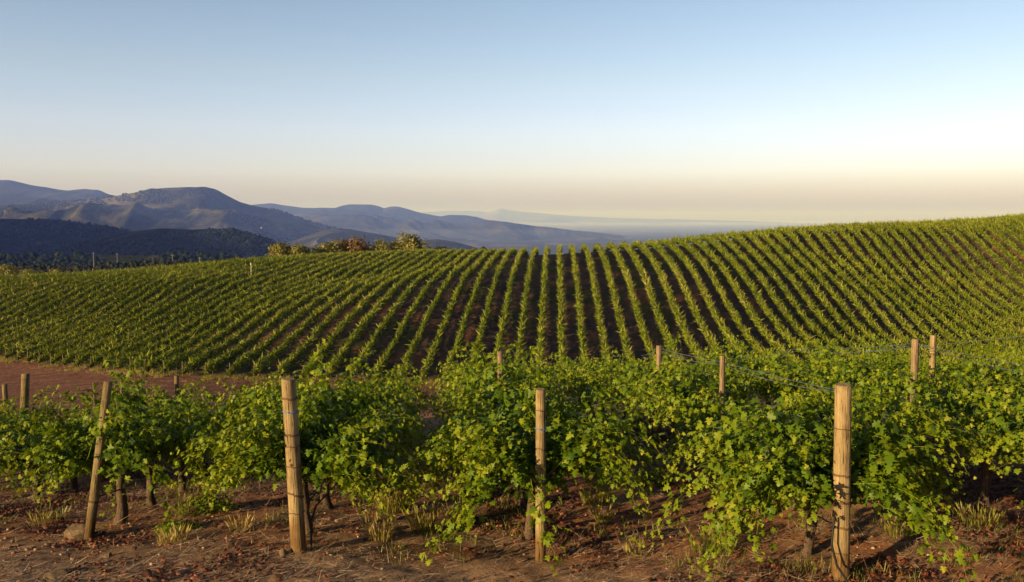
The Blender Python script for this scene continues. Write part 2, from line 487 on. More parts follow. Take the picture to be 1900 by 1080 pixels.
def build_track():
    """The bare dirt track at the foot of the far slope, a sheet a finger above the ground."""
    us = np.linspace(-95, 30, 260); ts = np.linspace(0, 1, 44)
    U, T = np.meshgrid(us, ts, indexing="ij")
    edge = 0.9 * (fbm(U / 2.1, U * 0, 3, 4) - 0.5)
    W1 = foot_w(U) + 0.6 + edge; W0 = np.interp(U, [-95, -40, -10, 30], [62, 50, 47, 46]) + 2 * (fbm(U / 4, U * 0 + 3, 3, 8) - 0.5)
    W = W0 + (W1 - W0) * T
    X = U * DU[0] + W * DW[0]; Y = U * DU[1] + W * DW[1]
    Z = gz(X, Y) + 0.03 + 0.05 * fbm(X / 1.2, Y / 1.2, 3, 6) - 0.05 * (np.abs(T - 0.5) > 0.49)
    m, nt, out = new_mat("red_dirt")
    P = pos(nt)
    mp = N(nt, "ShaderNodeMapping"); mp.inputs["Scale"].default_value = (0.35, 1.6, 1); nt.links.new(P, mp.inputs["Vector"])
    a = noise(nt, 0.8, 8, 0.72, mp.outputs[0]); b = noise(nt, 2.6, 6, 0.75, P)
    c = ramp(nt, a, [(0.3, (0.11, 0.050, 0.030)), (0.52, (0.22, 0.098, 0.057)), (0.74, (0.34, 0.19, 0.12))])
    c = mixc(nt, 1.0, c, ramp(nt, b, [(0.36, (0.42, 0.40, 0.40)), (0.52, (0.9, 0.9, 0.9)), (0.66, (1.35, 1.35, 1.3))]), "MULTIPLY")
    princ(nt, out, c, 0.95, bump(nt, b, 1.0, 0.3), 0.1)
    V = np.stack([X, Y, Z], -1).reshape(-1, 3); n, k = X.shape
    i, j = np.meshgrid(np.arange(n - 1), np.arange(k - 1), indexing="ij")
    q = np.stack([i * k + j, (i + 1) * k + j, (i + 1) * k + j + 1, i * k + j + 1], -1).reshape(-1, 4)
    tag(obj("dirt_track", mesh_np("dirt_track", V, q, m, smooth=True)), "bare reddish dirt track along the foot of the vine slope", None, None, "structure")


build_track()

# ------------------------------------------------------------------ leaves
_LH = np.array([(0.24, -0.20), (0.56, -0.02), (0.29, 0.23), (0.66, 0.50), (0.23, 0.54), (0.26, 0.80)])
_LV = [(0, 0, 0.0), (0, 0.45, 0.05), (0, 1.0, -0.12)]
for s in (1, -1):
    for x, y in _LH: _LV.append((s * x, y, -0.28 * x + 0.06 - 0.10 * y * y))
_LV = np.array(_LV)
_LF = []
for s in (0, 1):
    o = 3 + 6 * s
    t = [(0, o, o + 1), (0, o + 1, o + 2), (0, o + 2, 1), (1, o + 2, o + 3), (1, o + 3, o + 4), (1, o + 4, o + 5), (1, o + 5, 2)]
    _LF += t if s == 0 else [q[::-1] for q in t]
_LF = np.array(_LF)


def frames(nrm, tip):
    nrm = nrm / (np.linalg.norm(nrm, axis=1)[:, None] + 1e-9)
    tip = tip - nrm * (tip * nrm).sum(1)[:, None]
    tip = tip / (np.linalg.norm(tip, axis=1)[:, None] + 1e-9)
    return np.cross(tip, nrm), tip, nrm


def blades(p, nrm, tip, size, tint, r, V=_LV, F=_LF):
    x, y, z = frames(nrm, tip)
    k = len(p)
    fold = 0.5 + 1.2 * r.rand(k)
    v = p[:, None] + size[:, None, None] * (V[None, :, 0, None] * x[:, None] + V[None, :, 1, None] * y[:, None] + (V[None, :, 2] * fold[:, None])[..., None] * z[:, None])
    f = F[None] + (np.arange(k) * len(V))[:, None, None]
    return v.reshape(-1, 3), f.reshape(-1, F.shape[1]), np.repeat(tint, len(V))


def make_vine(seed, length=1.3, shoots=30, wide=0.75, top=1.75, low=0.45, front=0.0, extra=(), density=1.0):
    """One trellised grapevine at the origin, its row along local Y. Returns (trunk mesh, foliage mesh)."""
    r = rs(seed)
    tr = Acc()
    hz = 0.72 + 0.1 * r.rand()
    # trunk: twisted, flaring at the root, splitting into two arms
    zs = np.linspace(-0.08, hz, 9)
    wob = np.cumsum(r.normal(0, 0.018, (9, 2)), 0)
    pts = np.stack([wob[:, 0], wob[:, 1], zs], 1)
    rad = np.interp(zs, [-0.08, 0.06, 0.25, hz], [0.085, 0.062, 0.048, 0.046]) * (0.9 + 0.3 * r.rand(9))
    tube(tr, pts, rad, 9, 0.5, True, r, 0.45)
    topc = pts[-1]
    arms = []
    for s in (-1, 1):
        ys = np.linspace(0, length * 0.5, 7)
        ap = np.stack([topc[0] + np.cumsum(r.normal(0, 0.012, 7)), topc[1] + s * ys, topc[2] - 0.03 + 0.10 * np.sin(np.linspace(0, 1.6, 7)) + np.cumsum(r.normal(0, 0.008, 7))], 1)
        tube(tr, ap, np.linspace(0.034, 0.016, 7), 6, 0.5, True, r, 0.3)
        arms.append(ap)
    P, D, S, K = [], [], [], []          # leaf node, shoot direction, relative age, size
    cane = Acc()
    plans = []
    for i in range(shoots):
        y = r.uniform(-0.5, 0.5) * length
        a = arms[0] if y < 0 else arms[1]
        b = np.array([np.interp(abs(y), np.abs(a[:, 1] - topc[1]), a[:, 0]), topc[1] + y, topc[2] + 0.05])
        side = r.choice([-1, 1])
        if r.rand() < 0.30:               # held up by the wires
            d = np.array([side * r.uniform(0.0, 0.28), r.normal(0, 0.15), 1.0]); L = r.uniform(0.75, 1.05) * (top - topc[2]); g = r.uniform(0.0, 0.10)
            if r.rand() < 0.16: L *= r.uniform(1.25, 1.75)
        else:                             # sprawling and drooping
            d = np.array([side * r.uniform(0.40, 1.0), r.normal(0, 0.35), r.uniform(0.25, 0.85)]); L = r.uniform(0.8, 1.5) * (0.45 + wide); g = r.uniform(0.35, 0.95)
        plans.append((b, d, L, g))
    for i in range(int(shoots * 0.55 * front)):   # shoots that lean out over the headland
        b = np.array([r.uniform(-0.15, 0.15), -length * 0.5 * r.uniform(0.3, 1), topc[2] + r.uniform(0, 0.15)])
        plans.append((b, np.array([r.choice([-1, 1]) * r.uniform(0.45, 1.1), -r.uniform(0.1, 0.55), r.uniform(0.2, 1.0)]), r.uniform(0.7, 1.3), r.uniform(0.3, 0.9)))
    for (b, d, L, g) in plans: P_path(r, np.array(b, float), np.array(d, float), L, g, low, P, D, S, K, cane)
    nfree = len(P)
    for path in extra:                    # named long trailing shoots given as points
        path = np.asarray(path, float)
        seg = np.concatenate([[0], np.cumsum(np.linalg.norm(np.diff(path, axis=0), axis=1))])
        q = np.arange(0, seg[-1], 0.055)
        pts = np.stack([np.interp(q, seg, path[:, i]) for i in range(3)], 1) + r.normal(0, 0.012, (len(q), 3))
        tube(cane, pts, np.linspace(0.0045, 0.002, len(pts)), 4, 0.6, False)
        dd = np.gradient(pts, axis=0); dd /= np.linalg.norm(dd, axis=1)[:, None]
        for t, (a, c) in enumerate(zip(pts, dd)):
            for _ in range(4): P.append(a + r.normal(0, 0.04, 3)); D.append(c); S.append(t / len(pts)); K.append(0.088 * (1 - 0.45 * (t / len(pts)) ** 2))
    P, D, S, K = np.array(P), np.array(D), np.array(S), np.array(K)
    keep = r.rand(len(P)) < density
    if front: keep &= ~((P[:, 1] < -0.55) & (np.abs(P[:, 0]) < 0.13) & (np.arange(len(P)) < nfree))
    P, D, S, K = P[keep], D[keep], S[keep], K[keep]
    n = len(P)
    az = r.uniform(0, 2 * PI, n)
    rv = np.stack([np.cos(az), np.sin(az), r.normal(0.1, 0.45, n)], 1)
    rv = rv - D * (rv * D).sum(1)[:, None] * 0.6
    rv /= np.linalg.norm(rv, axis=1)[:, None]
    pet = K * r.uniform(0.5, 1.4, n)
    base = P + rv * pet[:, None]
    outw = np.stack([P[:, 0], np.zeros(n), np.zeros(n)], 1); outw /= np.abs(outw).max(1)[:, None] + 0.15
    tipd = rv * 0.8 + np.array([0, 0, -0.75]) + outw * 0.3 + r.normal(0, 0.3, (n, 3))
    nrm = outw * 0.6 + rv * 0.6 + np.array([0, 0, 0.6]) + r.normal(0, 0.5, (n, 3))
    size = K * r.uniform(0.75, 1.2, n)
    tint = np.clip(0.30 + 0.50 * S ** 1.6 + r.normal(0, 0.13, n), 0, 1)
    v, f, t = blades(base, nrm, tipd, size, tint, r)
    cv = np.concatenate(cane.v); ct = np.full(len(cv), 0.85)
    cf = np.concatenate(cane.f[4])
    fol = mesh_np("foliage", np.concatenate([v, cv]), [f, cf + len(v)], M_LEAF, tint=np.concatenate([t, ct]))
    return tr.mesh("trunk", M_BARK, True), fol


def P_path(r, p, d, L, g, low, P, D, S, K, cane):
    d = d / np.linalg.norm(d)
    step = 0.05; k = max(6, int(L / step))
    pts = [p]; ds = [d]
    for t in range(k):
        s = t / k
        d = d + np.array([0, 0, -g * step * 1.9 * (0.3 + 1.6 * s)]) + r.normal(0, 0.055, 3)
        if p[2] < low: d = d + np.array([0, 0, 0.25])
        if p[2] < low + 0.1 and d[2] < 0: d[2] *= 0.5
        d = d / np.linalg.norm(d)
        p = p + d * step; pts.append(p); ds.append(d)
    pts = np.array(pts)
    tube(cane, pts, np.linspace(0.0042, 0.0016, len(pts)), 3, 0.8, False)
    for t in range(1, len(pts)):
        s = t / len(pts)
        sz = 0.074 * (1 - 0.62 * max(0, (s - 0.55) / 0.45) ** 1.3)
        m = 2 if s > 0.88 else (3 if r.rand() < 0.4 else 5)
        for _ in range(m):
            P.append(pts[t] + (r.normal(0, 0.06, 3) if _ else 0)); D.append(ds[t]); S.append(s); K.append(sz * (1 if _ == 0 else r.uniform(0.65, 1.0)))
    for _ in range(3): P.append(pts[-1]); D.append(ds[-1]); S.append(1.0); K.append(0.04)


ORD = ["first", "second", "third", "fourth", "fifth", "sixth", "seventh", "eighth", "ninth", "tenth", "eleventh", "twelfth", "thirteenth", "fourteenth", "fifteenth", "sixteenth", "seventeenth", "eighteenth", "nineteenth", "twentieth"]
ROWNAME = {-2: None, -1: None, 0: "the row mountainward of the tilted slim post", 1: "the row of the tilted slim post", 2: "the row of the thick blue-ringed post",
           3: "the row of the slim upright post", 4: "the row of the thickest pale post", 5: "the row with the reddish square post", 6: "the row with the pale square post", 7: None, 8: None}

proto = [make_vine(100 + i, shoots=34 + (i % 3) * 3, wide=0.40 + 0.05 * (i % 4), top=1.22 + 0.06 * (i % 3)) for i in range(8)]
# front vines made one by one
def loc_path(k, d0, pixs):
    """Pixels with distances -> points in the frame of the vine that stands d0 along row k."""
    b = row_pt(k, d0); zb = gz1(*b)
    out = []
    ca, sa = ROWDIR[1], ROWDIR[0]
    for (x, y, Y) in pixs:
        q = np.array(px(x, y, Y)); dx, dy = q[0] - b[0], q[1] - b[1]
        out.append((dx * ca - dy * sa, dx * sa + dy * ca, q[2] - zb))
    return out
FIRST = 0.75
front_spec = {
    1: dict(seed=301, wide=0.75, front=0.5, shoots=34, top=1.45, low=0.35, extra=[loc_path(1, FIRST, [(230, 830, 9.8), (160, 850, 9.4), (105, 880, 9.2), (75, 915, 9.1)]), loc_path(1, FIRST, [(230, 800, 9.8), (150, 790, 9.5), (100, 800, 9.4), (70, 830, 9.3)]),
             loc_path(1, FIRST, [(240, 760, 10), (222, 715, 10), (212, 690, 10), (205, 672, 10.05)])]),
    2: dict(seed=312, wide=0.8, front=0.7, shoots=38, top=1.55, low=0.5, extra=[loc_path(2, FIRST, [(560, 860, 9.0), (500, 860, 8.6), (450, 870, 8.5), (420, 880, 8.4)]), loc_path(2, FIRST, [(570, 830, 9.0), (490, 800, 8.7), (455, 830, 8.6)]),
             loc_path(2, FIRST, [(580, 850, 9.2), (650, 870, 8.9), (700, 890, 8.8), (715, 900, 8.8)]), loc_path(2, FIRST, [(585, 800, 9.2), (600, 720, 9.3), (596, 660, 9.3), (592, 630, 9.3)])]),
    3: dict(seed=323, wide=0.95, front=1.3, shoots=42, top=1.6, low=0.3, extra=[loc_path(3, FIRST, [(960, 850, 8.7), (985, 890, 8.2), (1000, 950, 8.1), (1015, 1000, 8.05), (1035, 1045, 8.0)]),
             loc_path(3, FIRST, [(940, 850, 8.7), (900, 900, 8.4), (870, 960, 8.2), (830, 1000, 8.1), (780, 1030, 8.0)]), loc_path(3, FIRST, [(930, 850, 8.8), (890, 880, 8.5), (860, 930, 8.4), (850, 990, 8.3)]),
             loc_path(3, FIRST, [(990, 880, 8.9), (1040, 890, 8.6), (1080, 850, 8.6), (1110, 815, 8.6)]), loc_path(3, FIRST, [(960, 760, 9), (900, 800, 8.7), (850, 830, 8.5), (835, 850, 8.4)]),
             loc_path(3, FIRST, [(960, 760, 9), (920, 690, 9), (890, 650, 9), (870, 628, 9)])]),
    4: dict(seed=334, wide=1.0, front=1.2, shoots=46, top=1.5, low=0.3, extra=[loc_path(4, FIRST, [(1590, 830, 8.0), (1640, 850, 7.6), (1690, 900, 7.4), (1700, 960, 7.3), (1725, 1010, 7.2), (1760, 1030, 7.2)]),
             loc_path(4, FIRST, [(1580, 820, 8.0), (1630, 810, 7.8), (1670, 850, 7.7), (1690, 910, 7.6)]), loc_path(4, FIRST, [(1480, 870, 8.0), (1430, 900, 7.7), (1410, 960, 7.6), (1400, 1010, 7.5), (1390, 1030, 7.5)]),
             loc_path(4, FIRST, [(1440, 850, 8.0), (1380, 900, 7.8), (1330, 940, 7.7), (1310, 965, 7.7)]), loc_path(4, FIRST, [(1500, 780, 8.0), (1400, 770, 7.8), (1320, 800, 7.8), (1290, 830, 7.8)])]),
}
YAW = -math.atan2(ROWDIR[0], ROWDIR[1])
rv = rs(5)
for k in range(-2, 9):
    d, i = FIRST, 0
    while d < ROWLEN[k]:
        x, y = row_pt(k, d)
        if i == 0 and k in front_spec:
            tm, fm = make_vine(**front_spec[k])
            yaw, sc = YAW, 1.0
        else:
            tm, fm = proto[rv.randint(len(proto))]
            yaw, sc = YAW + (PI if rv.rand() < 0.5 else 0) + rv.normal(0, 0.05), 0.93 + 0.14 * rv.rand()
        if k <= 1 and i > 0: sc *= 0.93 if k > 0 else 0.93
        root = empty("grapevine", (x, y, gz1(x, y)), (0, 0, yaw)); root.scale = (sc, sc, sc)
        obj("trunk", tm, root); obj("foliage", fm, root)
        rn = ROWNAME[k]
        if rn is None: lab = "leafy grapevine beside the nearest rows, merging with its neighbours at the picture's edge"
        elif i < 8: lab = "grapevine, %s from the open end of %s" % (ORD[i], rn)
        else: lab = "leafy grapevine deep in %s, hidden to its top" % rn
        tag(root, lab, "grapevine", "grapevines of the near block")
        d += 1.25; i += 1


# ------------------------------------------------------------------ posts
def round_post(mat, h, r0, r1, seed, bands=(), blue=None):
    r = rs(seed); a = Acc()
    nz, nn = 22, 28
    zs = np.concatenate([[-0.25], np.linspace(0, h - 0.012, nz), [h]])
    th = np.arange(nn) * 2 * PI / nn
    lump = 1 + 0.03 * np.sin(2 * th + r.rand() * 6)[None] + 0.018 * np.sin(3 * th + r.rand() * 6)[None] + 0.03 * (vnoise(zs[:, None] * 3 + 0 * th[None], th[None] * 1.3 + 0 * zs[:, None], seed) - 0.5)
    rad = np.interp(zs, [-0.25, h - 0.012, h], [r0, r1, r1 - 0.008])[:, None] * lump
    bend = 0.006 * np.sin(zs * 2.2 + seed)
    V = np.stack([rad * np.cos(th) + bend[:, None], rad * np.sin(th), zs[:, None] + 0 * rad], -1)
    n = len(zs)
    V[-1, :, 2] += 0.006 * np.cos(th + seed)
    i, j = np.meshgrid(np.arange(n - 1), np.arange(nn), indexing="ij"); j2 = (j + 1) % nn
    a.add(V.reshape(-1, 3), np.stack([i * nn + j, i * nn + j2, (i + 1) * nn + j2, (i + 1) * nn + j], -1).reshape(-1, 4))
    c = np.concatenate([V[-1], [[bend[-1], 0, h + 0.002]]]); a.add(c, [[q, (q + 1) % nn, nn] for q in range(nn)])
    parts = []
    def ring(z, mm, thick, turns, tilt):
        b = Acc(); t = np.linspace(0, 2 * PI * turns, int(30 * turns) + 1)
        rr = np.interp(z, [0, h], [r0, r1]) * 1.03 + thick * 0.6
        p = np.stack([rr * np.cos(t) + 0.006 * math.sin(z * 2.2 + seed), rr * np.sin(t), z + tilt * np.cos(t + seed + z * 9) + 0.011 * t / (2 * PI)], 1)
        tube(b, p, thick, 5, 0.5, True)
        return b.mesh("wire_band" if mm is M_RUSTWIRE else "twine_band", mm, True)
    for (z, tl) in bands: parts.append(("wire_band", ring(z, M_RUSTWIRE, 0.0040, 1.0 + (seed + int(z * 10)) % 2, tl)))
    if blue: parts.append(("twine_band", ring(blue, M_BLUE, 0.006, 1.0, 0.002)))
    return a.mesh("post_shaft", mat, True), parts


def square_post(mat, h, w, seed):
    a = Acc(); b = w * 0.12; zs = [-0.3, 0.0, h * 0.5, h - 0.01, h]
    prof = np.array([(-w / 2 + b, -w / 2), (w / 2 - b, -w / 2), (w / 2, -w / 2 + b), (w / 2, w / 2 - b), (w / 2 - b, w / 2), (-w / 2 + b, w / 2), (-w / 2, w / 2 - b), (-w / 2, -w / 2 + b)])
    V = []
    for i, z in enumerate(zs):
        s = 0.9 if i == 4 else 1.0
        V.append(np.concatenate([prof * s + [0.004 * i, 0], np.full((8, 1), z)], 1))
    V = np.array(V); nn = 8; n = len(zs)
    i, j = np.meshgrid(np.arange(n - 1), np.arange(nn), indexing="ij"); j2 = (j + 1) % nn
    a.add(V.reshape(-1, 3), np.stack([i * nn + j, i * nn + j2, (i + 1) * nn + j2, (i + 1) * nn + j], -1).reshape(-1, 4))
    a.add(np.concatenate([V[-1], [[0.016, 0, h]]]), [[q, (q + 1) % nn, nn] for q in range(nn)])
    return a.mesh("post", mat, False)


def aim_rot(base, top):
    d = Vector(top) - Vector(base)
    return d.to_track_quat("Z", "Y").to_euler(), d.length


def add_post(name, base_px, top_px, mat, r0, r1, seed, label, bands, blue=None):
    b = px(*base_px); b = (b[0], b[1], gz1(b[0], b[1])); t = px(*top_px)
    rot, h = aim_rot(b, t)
    root = empty(name, b, rot)
    me, parts = round_post(mat, h, r0, r1, seed, bands, blue)
    obj("post_shaft", me, root)
    for n, m in parts: obj(n, m, root)
    return tag(root, label, "vineyard post", "end posts of the near rows")


add_post("vineyard_post", (165, 1002, 9.1), (201, 707, 9.25), M_POSTGREY, 0.053, 0.047, 1, "slim weathered round post leaning over, a stone at its foot", [(1.32, 0.006), (1.12, 0.012), (0.95, 0.004), (0.42, 0.006)])
add_post("vineyard_post", (555, 1028, 8.3), (535, 703, 8.3), M_POST, 0.077, 0.069, 2, "thick round golden post with a blue twine ring near its top", [(1.55, 0.003), (1.18, 0.006), (1.07, 0.010), (0.88, 0.008), (0.57, 0.03), (0.40, 0.006)], 1.42)
add_post("vineyard_post", (1003, 1040, 8.4), (1003, 722, 8.4), M_POST, 0.054, 0.048, 3, "slim upright round post with vine shoots trailing to its foot", [(1.55, 0.004), (1.15, 0.012), (0.80, 0.006), (0.72, 0.006)], 1.36)
add_post("vineyard_post", (1560, 1072, 7.6), (1564, 713, 7.6), M_POST, 0.077, 0.070, 4, "thickest pale round post, standing tallest in front of the vines", [(1.42, 0.002), (0.98, 0.004), (0.74, 0.02), (0.50, 0.004), (0.26, 0.004)])
sq_a = square_post(M_STAKE, 1.0, 0.085, 1)
def inner_post(top, Y, w, label, mat=M_STAKE, lean=0.0, rnd=False, grp="line posts inside the near rows"):
    t = px(top[0], top[1], Y); b = (t[0] - lean, t[1], gz1(t[0] - lean, t[1]))
    rot, h = aim_rot(b, t)
    if rnd:
        me, _ = round_post(mat, h, w * 0.55, w * 0.5, int(top[0]))
    else:
        me = square_post(mat, h, w, int(top[0]))
    o = obj("line_post", me, None, b); o.rotation_euler = rot; o.rotation_euler.z += 0.5
    return tag(o, label, "vineyard post", grp)
inner_post((1700, 629), 10.6, 0.070, "reddish square post standing above the leaves, wires tied to its top")
inner_post((1733, 622), 11.6, 0.065, "pale square post standing just behind the reddish square post", M_POST)
inner_post((1342, 660), 10.9, 0.055, "thin square post sunk in leaves along the wires of the thickest post")
inner_post((1224, 641), 14.1, 0.075, "square post at the far end of the wires from the thickest post")
inner_post((929, 652), 13.6, 0.07, "small pale post rising above the vines behind the slim upright post")
inner_post((46, 694), 17.6, 0.15, "grey round post leaning over the vines against the red dirt", M_POSTGREY, 0.14, True)
inner_post((327, 697), 19.7, 0.10, "grey upright post against the dirt, between tilted and thick posts", M_POSTGREY, 0, True)
inner_post((8, 712), 17.0, 0.10, "short grey post cut by the picture edge over the vines", M_POSTGREY, 0, True)
inner_post((1648, 690), 22.0, 0.05, "thin stake far inside the rows behind the reddish square post")
inner_post((175, 709), 20.0, 0.05, "thin stake behind the leaves beside the tilted slim post's top", M_POSTGREY)
inner_post((225, 691), 21.0, 0.07, "short thick stake rising at the far edge of the vines", M_POSTGREY, 0, True)


# ------------------------------------------------------------------ wires and drip hoses
def strand(name, pts, rad, mat, label, cat, grp, sag=0.02):
    P = []
    for a, b in zip(pts[:-1], pts[1:]):
        for t in np.linspace(0, 1, 9)[:-1]:
            q = np.array(a) * (1 - t) + np.array(b) * t; q[2] -= sag * 4 * t * (1 - t); P.append(q)
    P.append(np.array(pts[-1]))
    a = Acc(); tube(a, P, rad, 4, 0.5, False)
    return tag(obj(name, a.mesh(name, mat, True)), label, cat, grp)
WG = "trellis wires of the near rows"
p4 = px(1552, 724, 7.65); 
strand("trellis_wire", [p4, px(1342, 672, 10.9), px(1226, 647, 14.1), px(1190, 660, 15.6)], 0.0030, M_WIRE, "upper strand of the wire pair running back from the thickest post", "wire", WG, 0.015)
strand("trellis_wire", [(p4[0], p4[1], p4[2] - 0.015), px(1341, 676, 10.9), px(1226, 651, 14.1), px(1192, 664, 15.6)], 0.0028, M_WIRE, "lower strand of the wire pair running back from the thickest post", "wire", WG, 0.05)
strand("trellis_wire", [px(2140, 716, 7.3), px(1700, 637, 10.6), px(1480, 647, 16.0), px(1330, 668, 24)], 0.0030, M_WIRE, "upper wire tied to the reddish square post", "wire", WG, 0.03)
strand("trellis_wire", [px(2140, 730, 7.3), px(1701, 640, 10.6), px(1481, 651, 16.0), px(1331, 671, 24)], 0.0028, M_WIRE, "sagging lower wire tied to the reddish square post", "wire", WG, 0.07)
strand("trellis_wire", [px(2400, 560, 8.6), px(1733, 641, 11.6), px(1560, 655, 17.0)], 0.0030, M_WIRE, "wire rising from the pale square post over the vine tops", "wire", WG, 0.02)
strand("anchor_wire", [px(1575, 962, 7.55), px(1590, 1000, 7.5), px(1618, 1082, 7.35)], 0.0020, M_RUSTWIRE, "rusty guy wire slanting from the thickest post to the ground", "wire", None, 0.0)
strand("anchor_wire", [px(190, 850, 9.15), px(168, 905, 9.05), px(150, 965, 9.0)], 0.0020, M_RUSTWIRE, "rusty guy wire from the tilted post down behind its stone", "wire", None, 0.0)
strand("irrigation_hose", [px(1548, 960, 7.5), px(1543, 1010, 7.48), px(1553, 1050, 7.45), px(1572, 1078, 7.4)], 0.011, M_HOSE, "black hose hugging the foot of the thickest post", "hose", None, 0.0)
for k, nm in ((1, "tilted slim post"), (2, "thick post with blue twine"), (3, "slim upright post"), (4, "thickest pale post"), (5, "reddish square post")):
    pts = []
    for d in np.arange(0.2, ROWLEN[k], 1.6):
        x, y = row_pt(k, d); pts.append((x + 0.05, y, gz1(x, y) + 0.45))
    strand("irrigation_hose", pts, 0.009, M_HOSE, "black drip hose strung low under the row of the %s" % nm, "hose", "drip hoses under the near rows", 0.03)
x, y = POST[1][0] + 0.11, POST[1][1] + 0.05
strand("irrigation_hose", [(x, y, gz1(x, y)), (x + 0.01, y - 0.02, gz1(x, y) + 0.3), (x + 0.03, y + 0.1, gz1(x, y) + 0.42), (x + 0.25, y + 0.6, gz1(x, y) + 0.62)], 0.010, M_HOSE, "black hose rising beside the thick post with blue twine", "hose", None, 0.0)


# ------------------------------------------------------------------ stones
def stone(loc, size, seed, label, grp="loose stones on the headland"):
    import bmesh
    bm = bmesh.new(); bmesh.ops.create_icosphere(bm, subdivisions=3, radius=1.0)
    cuts = [(lambda q: (q / np.linalg.norm(q), 0.55 + 0.3 * rs(seed + i).rand()))(rs(seed * 7 + i).normal(0, 1, 3)) for i in range(12)]
    r = rs(seed); o = r.rand(3) * 20
    for v in bm.verts:
        c = v.co; n = float(fbm(np.array([c.x * 1.3 + o[0] + c.z]), np.array([c.y * 1.3 + o[1] + c.z * 0.7]), 3, seed)[0])
        for nn_, dd_ in cuts:
            e = c.x * nn_[0] + c.y * nn_[1] + c.z * nn_[2] - dd_
            if e > 0: v.co = v.co - Vector(nn_) * e; c = v.co
        v.co = Vector((c.x * size[0], c.y * size[1], c.z * size[2])) * (0.9 + 0.35 * n)
    me = bpy.data.meshes.new("stone"); bm.to_mesh(me); bm.free(); me.materials.append(M_ROCK)
    ob = obj("stone", me, None, loc); ob.rotation_euler = (0, 0, seed)
    return tag(ob, label, "stone", grp)
def gpx(x, y, lo=5.0, hi=40.0):
    """Where the ray through pixel (x, y) meets the near ground."""
    for _ in range(50):
        m = 0.5 * (lo + hi); p = px(x, y, m)
        if p[2] > gz1(p[0], p[1]): lo = m
        else: hi = m
    p = px(x, y, 0.5 * (lo + hi)); return (p[0], p[1], gz1(p[0], p[1]))
g = gpx(143, 1000); stone((g[0], g[1], g[2] + 0.05), (0.13, 0.10, 0.15), 3, "ochre stone leaning at the foot of the tilted post")
g = gpx(105, 1072); stone((g[0], g[1], g[2] + 0.01), (0.13, 0.11, 0.05), 8, "flat grey stone half buried in the trampled straw")
g = gpx(200, 1033); stone((g[0], g[1], g[2] + 0.01), (0.045, 0.04, 0.03), 11, "small reddish stone lying out on the straw")
g = gpx(527, 1030); stone((g[0], g[1], g[2] + 0.02), (0.05, 0.045, 0.045), 17, "small round stone beside the thick blue-ringed post")
g = gpx(1803, 945); stone((g[0], g[1], g[2] + 0.02), (0.05, 0.045, 0.04), 23, "small pale stone in the weeds past the thickest post")
g = gpx(1530, 1065); stone((g[0], g[1], g[2] + 0.02), (0.04, 0.04, 0.03), 29, "small stone at the foot of the thickest post")


# ------------------------------------------------------------------ litter, straw, grass
def scatter_litter():
    r = rs(77); n = 80000
    X = r.uniform(-8.5, 8.5, n); Y = 6.4 + 13 * r.rand(n) ** 1.5
    # more under the vines than in the alleys and out on the headland
    dmin = np.full(n, 9.0)
    for k in FRONT:
        rel = np.stack([X - FRONT[k][0], Y - FRONT[k][1]], 1); al = rel @ ROWDIR
        dd = np.abs(rel[:, 0] * ROWDIR[1] - rel[:, 1] * ROWDIR[0]); dmin = np.minimum(dmin, np.where(al > -0.4, dd, 9))
    keep = r.rand(n) < np.where(dmin < 0.75, 0.95, 0.30) * (0.06 + 1.5 * sstep(0.42, 0.66, fbm(X / 0.9, Y / 0.7, 4, 41))) * np.where(dmin > 8, 0.22, 1)
    X, Y = X[keep], Y[keep]; n = len(X)
    p = np.stack([X, Y, gz(X, Y) + 0.012 + 0.02 * r.rand(n)], 1)
    nrm = np.stack([r.normal(0, 0.75, n), r.normal(0, 0.75, n), np.ones(n)], 1)
    az = r.uniform(0, 2 * PI, n); tip = np.stack([np.cos(az), np.sin(az), r.normal(0, 0.2, n)], 1)
    v, f, t = blades(p, nrm, tip, r.uniform(0.022, 0.06, n), np.clip(r.normal(0.42, 0.25, n), 0, 1), r, _LV * [0.75, 1, 3.0])
    tag(obj("leaf_litter", mesh_np("leaf_litter", v, f, M_LITTER, tint=t)), "dry red-brown fallen vine leaves strewn on the soil under the rows", None, None, "stuff")


def strips(p, d, L, w, r, bend=0.0):
    """Flat two-segment strips: p base, d direction, L length, w width."""
    n = len(p)
    side = np.cross(d, np.stack([r.normal(0, 0.4, n), r.normal(0, 0.4, n), np.ones(n)], 1)); side /= np.linalg.norm(side, axis=1)[:, None] + 1e-9
    mid = p + d * (L * 0.5)[:, None] + np.array([0, 0, 1.0]) * (bend * L * 0.12)[:, None] if not np.isscalar(bend) else p + d * (L * 0.5)[:, None]
    tip = p + d * L[:, None]
    if not np.isscalar(bend): tip = tip - np.array([0, 0, 1.0]) * (bend * L * 0.25)[:, None]
    s = side * (w * 0.5)[:, None]
    V = np.stack([p - s, p + s, mid - s * 0.8, mid + s * 0.8, tip], 1)
    k = np.arange(n)[:, None] * 5
    return V.reshape(-1, 3), (k + np.array([[0, 1, 3, 2]])), (k + np.array([[2, 3, 4]]))


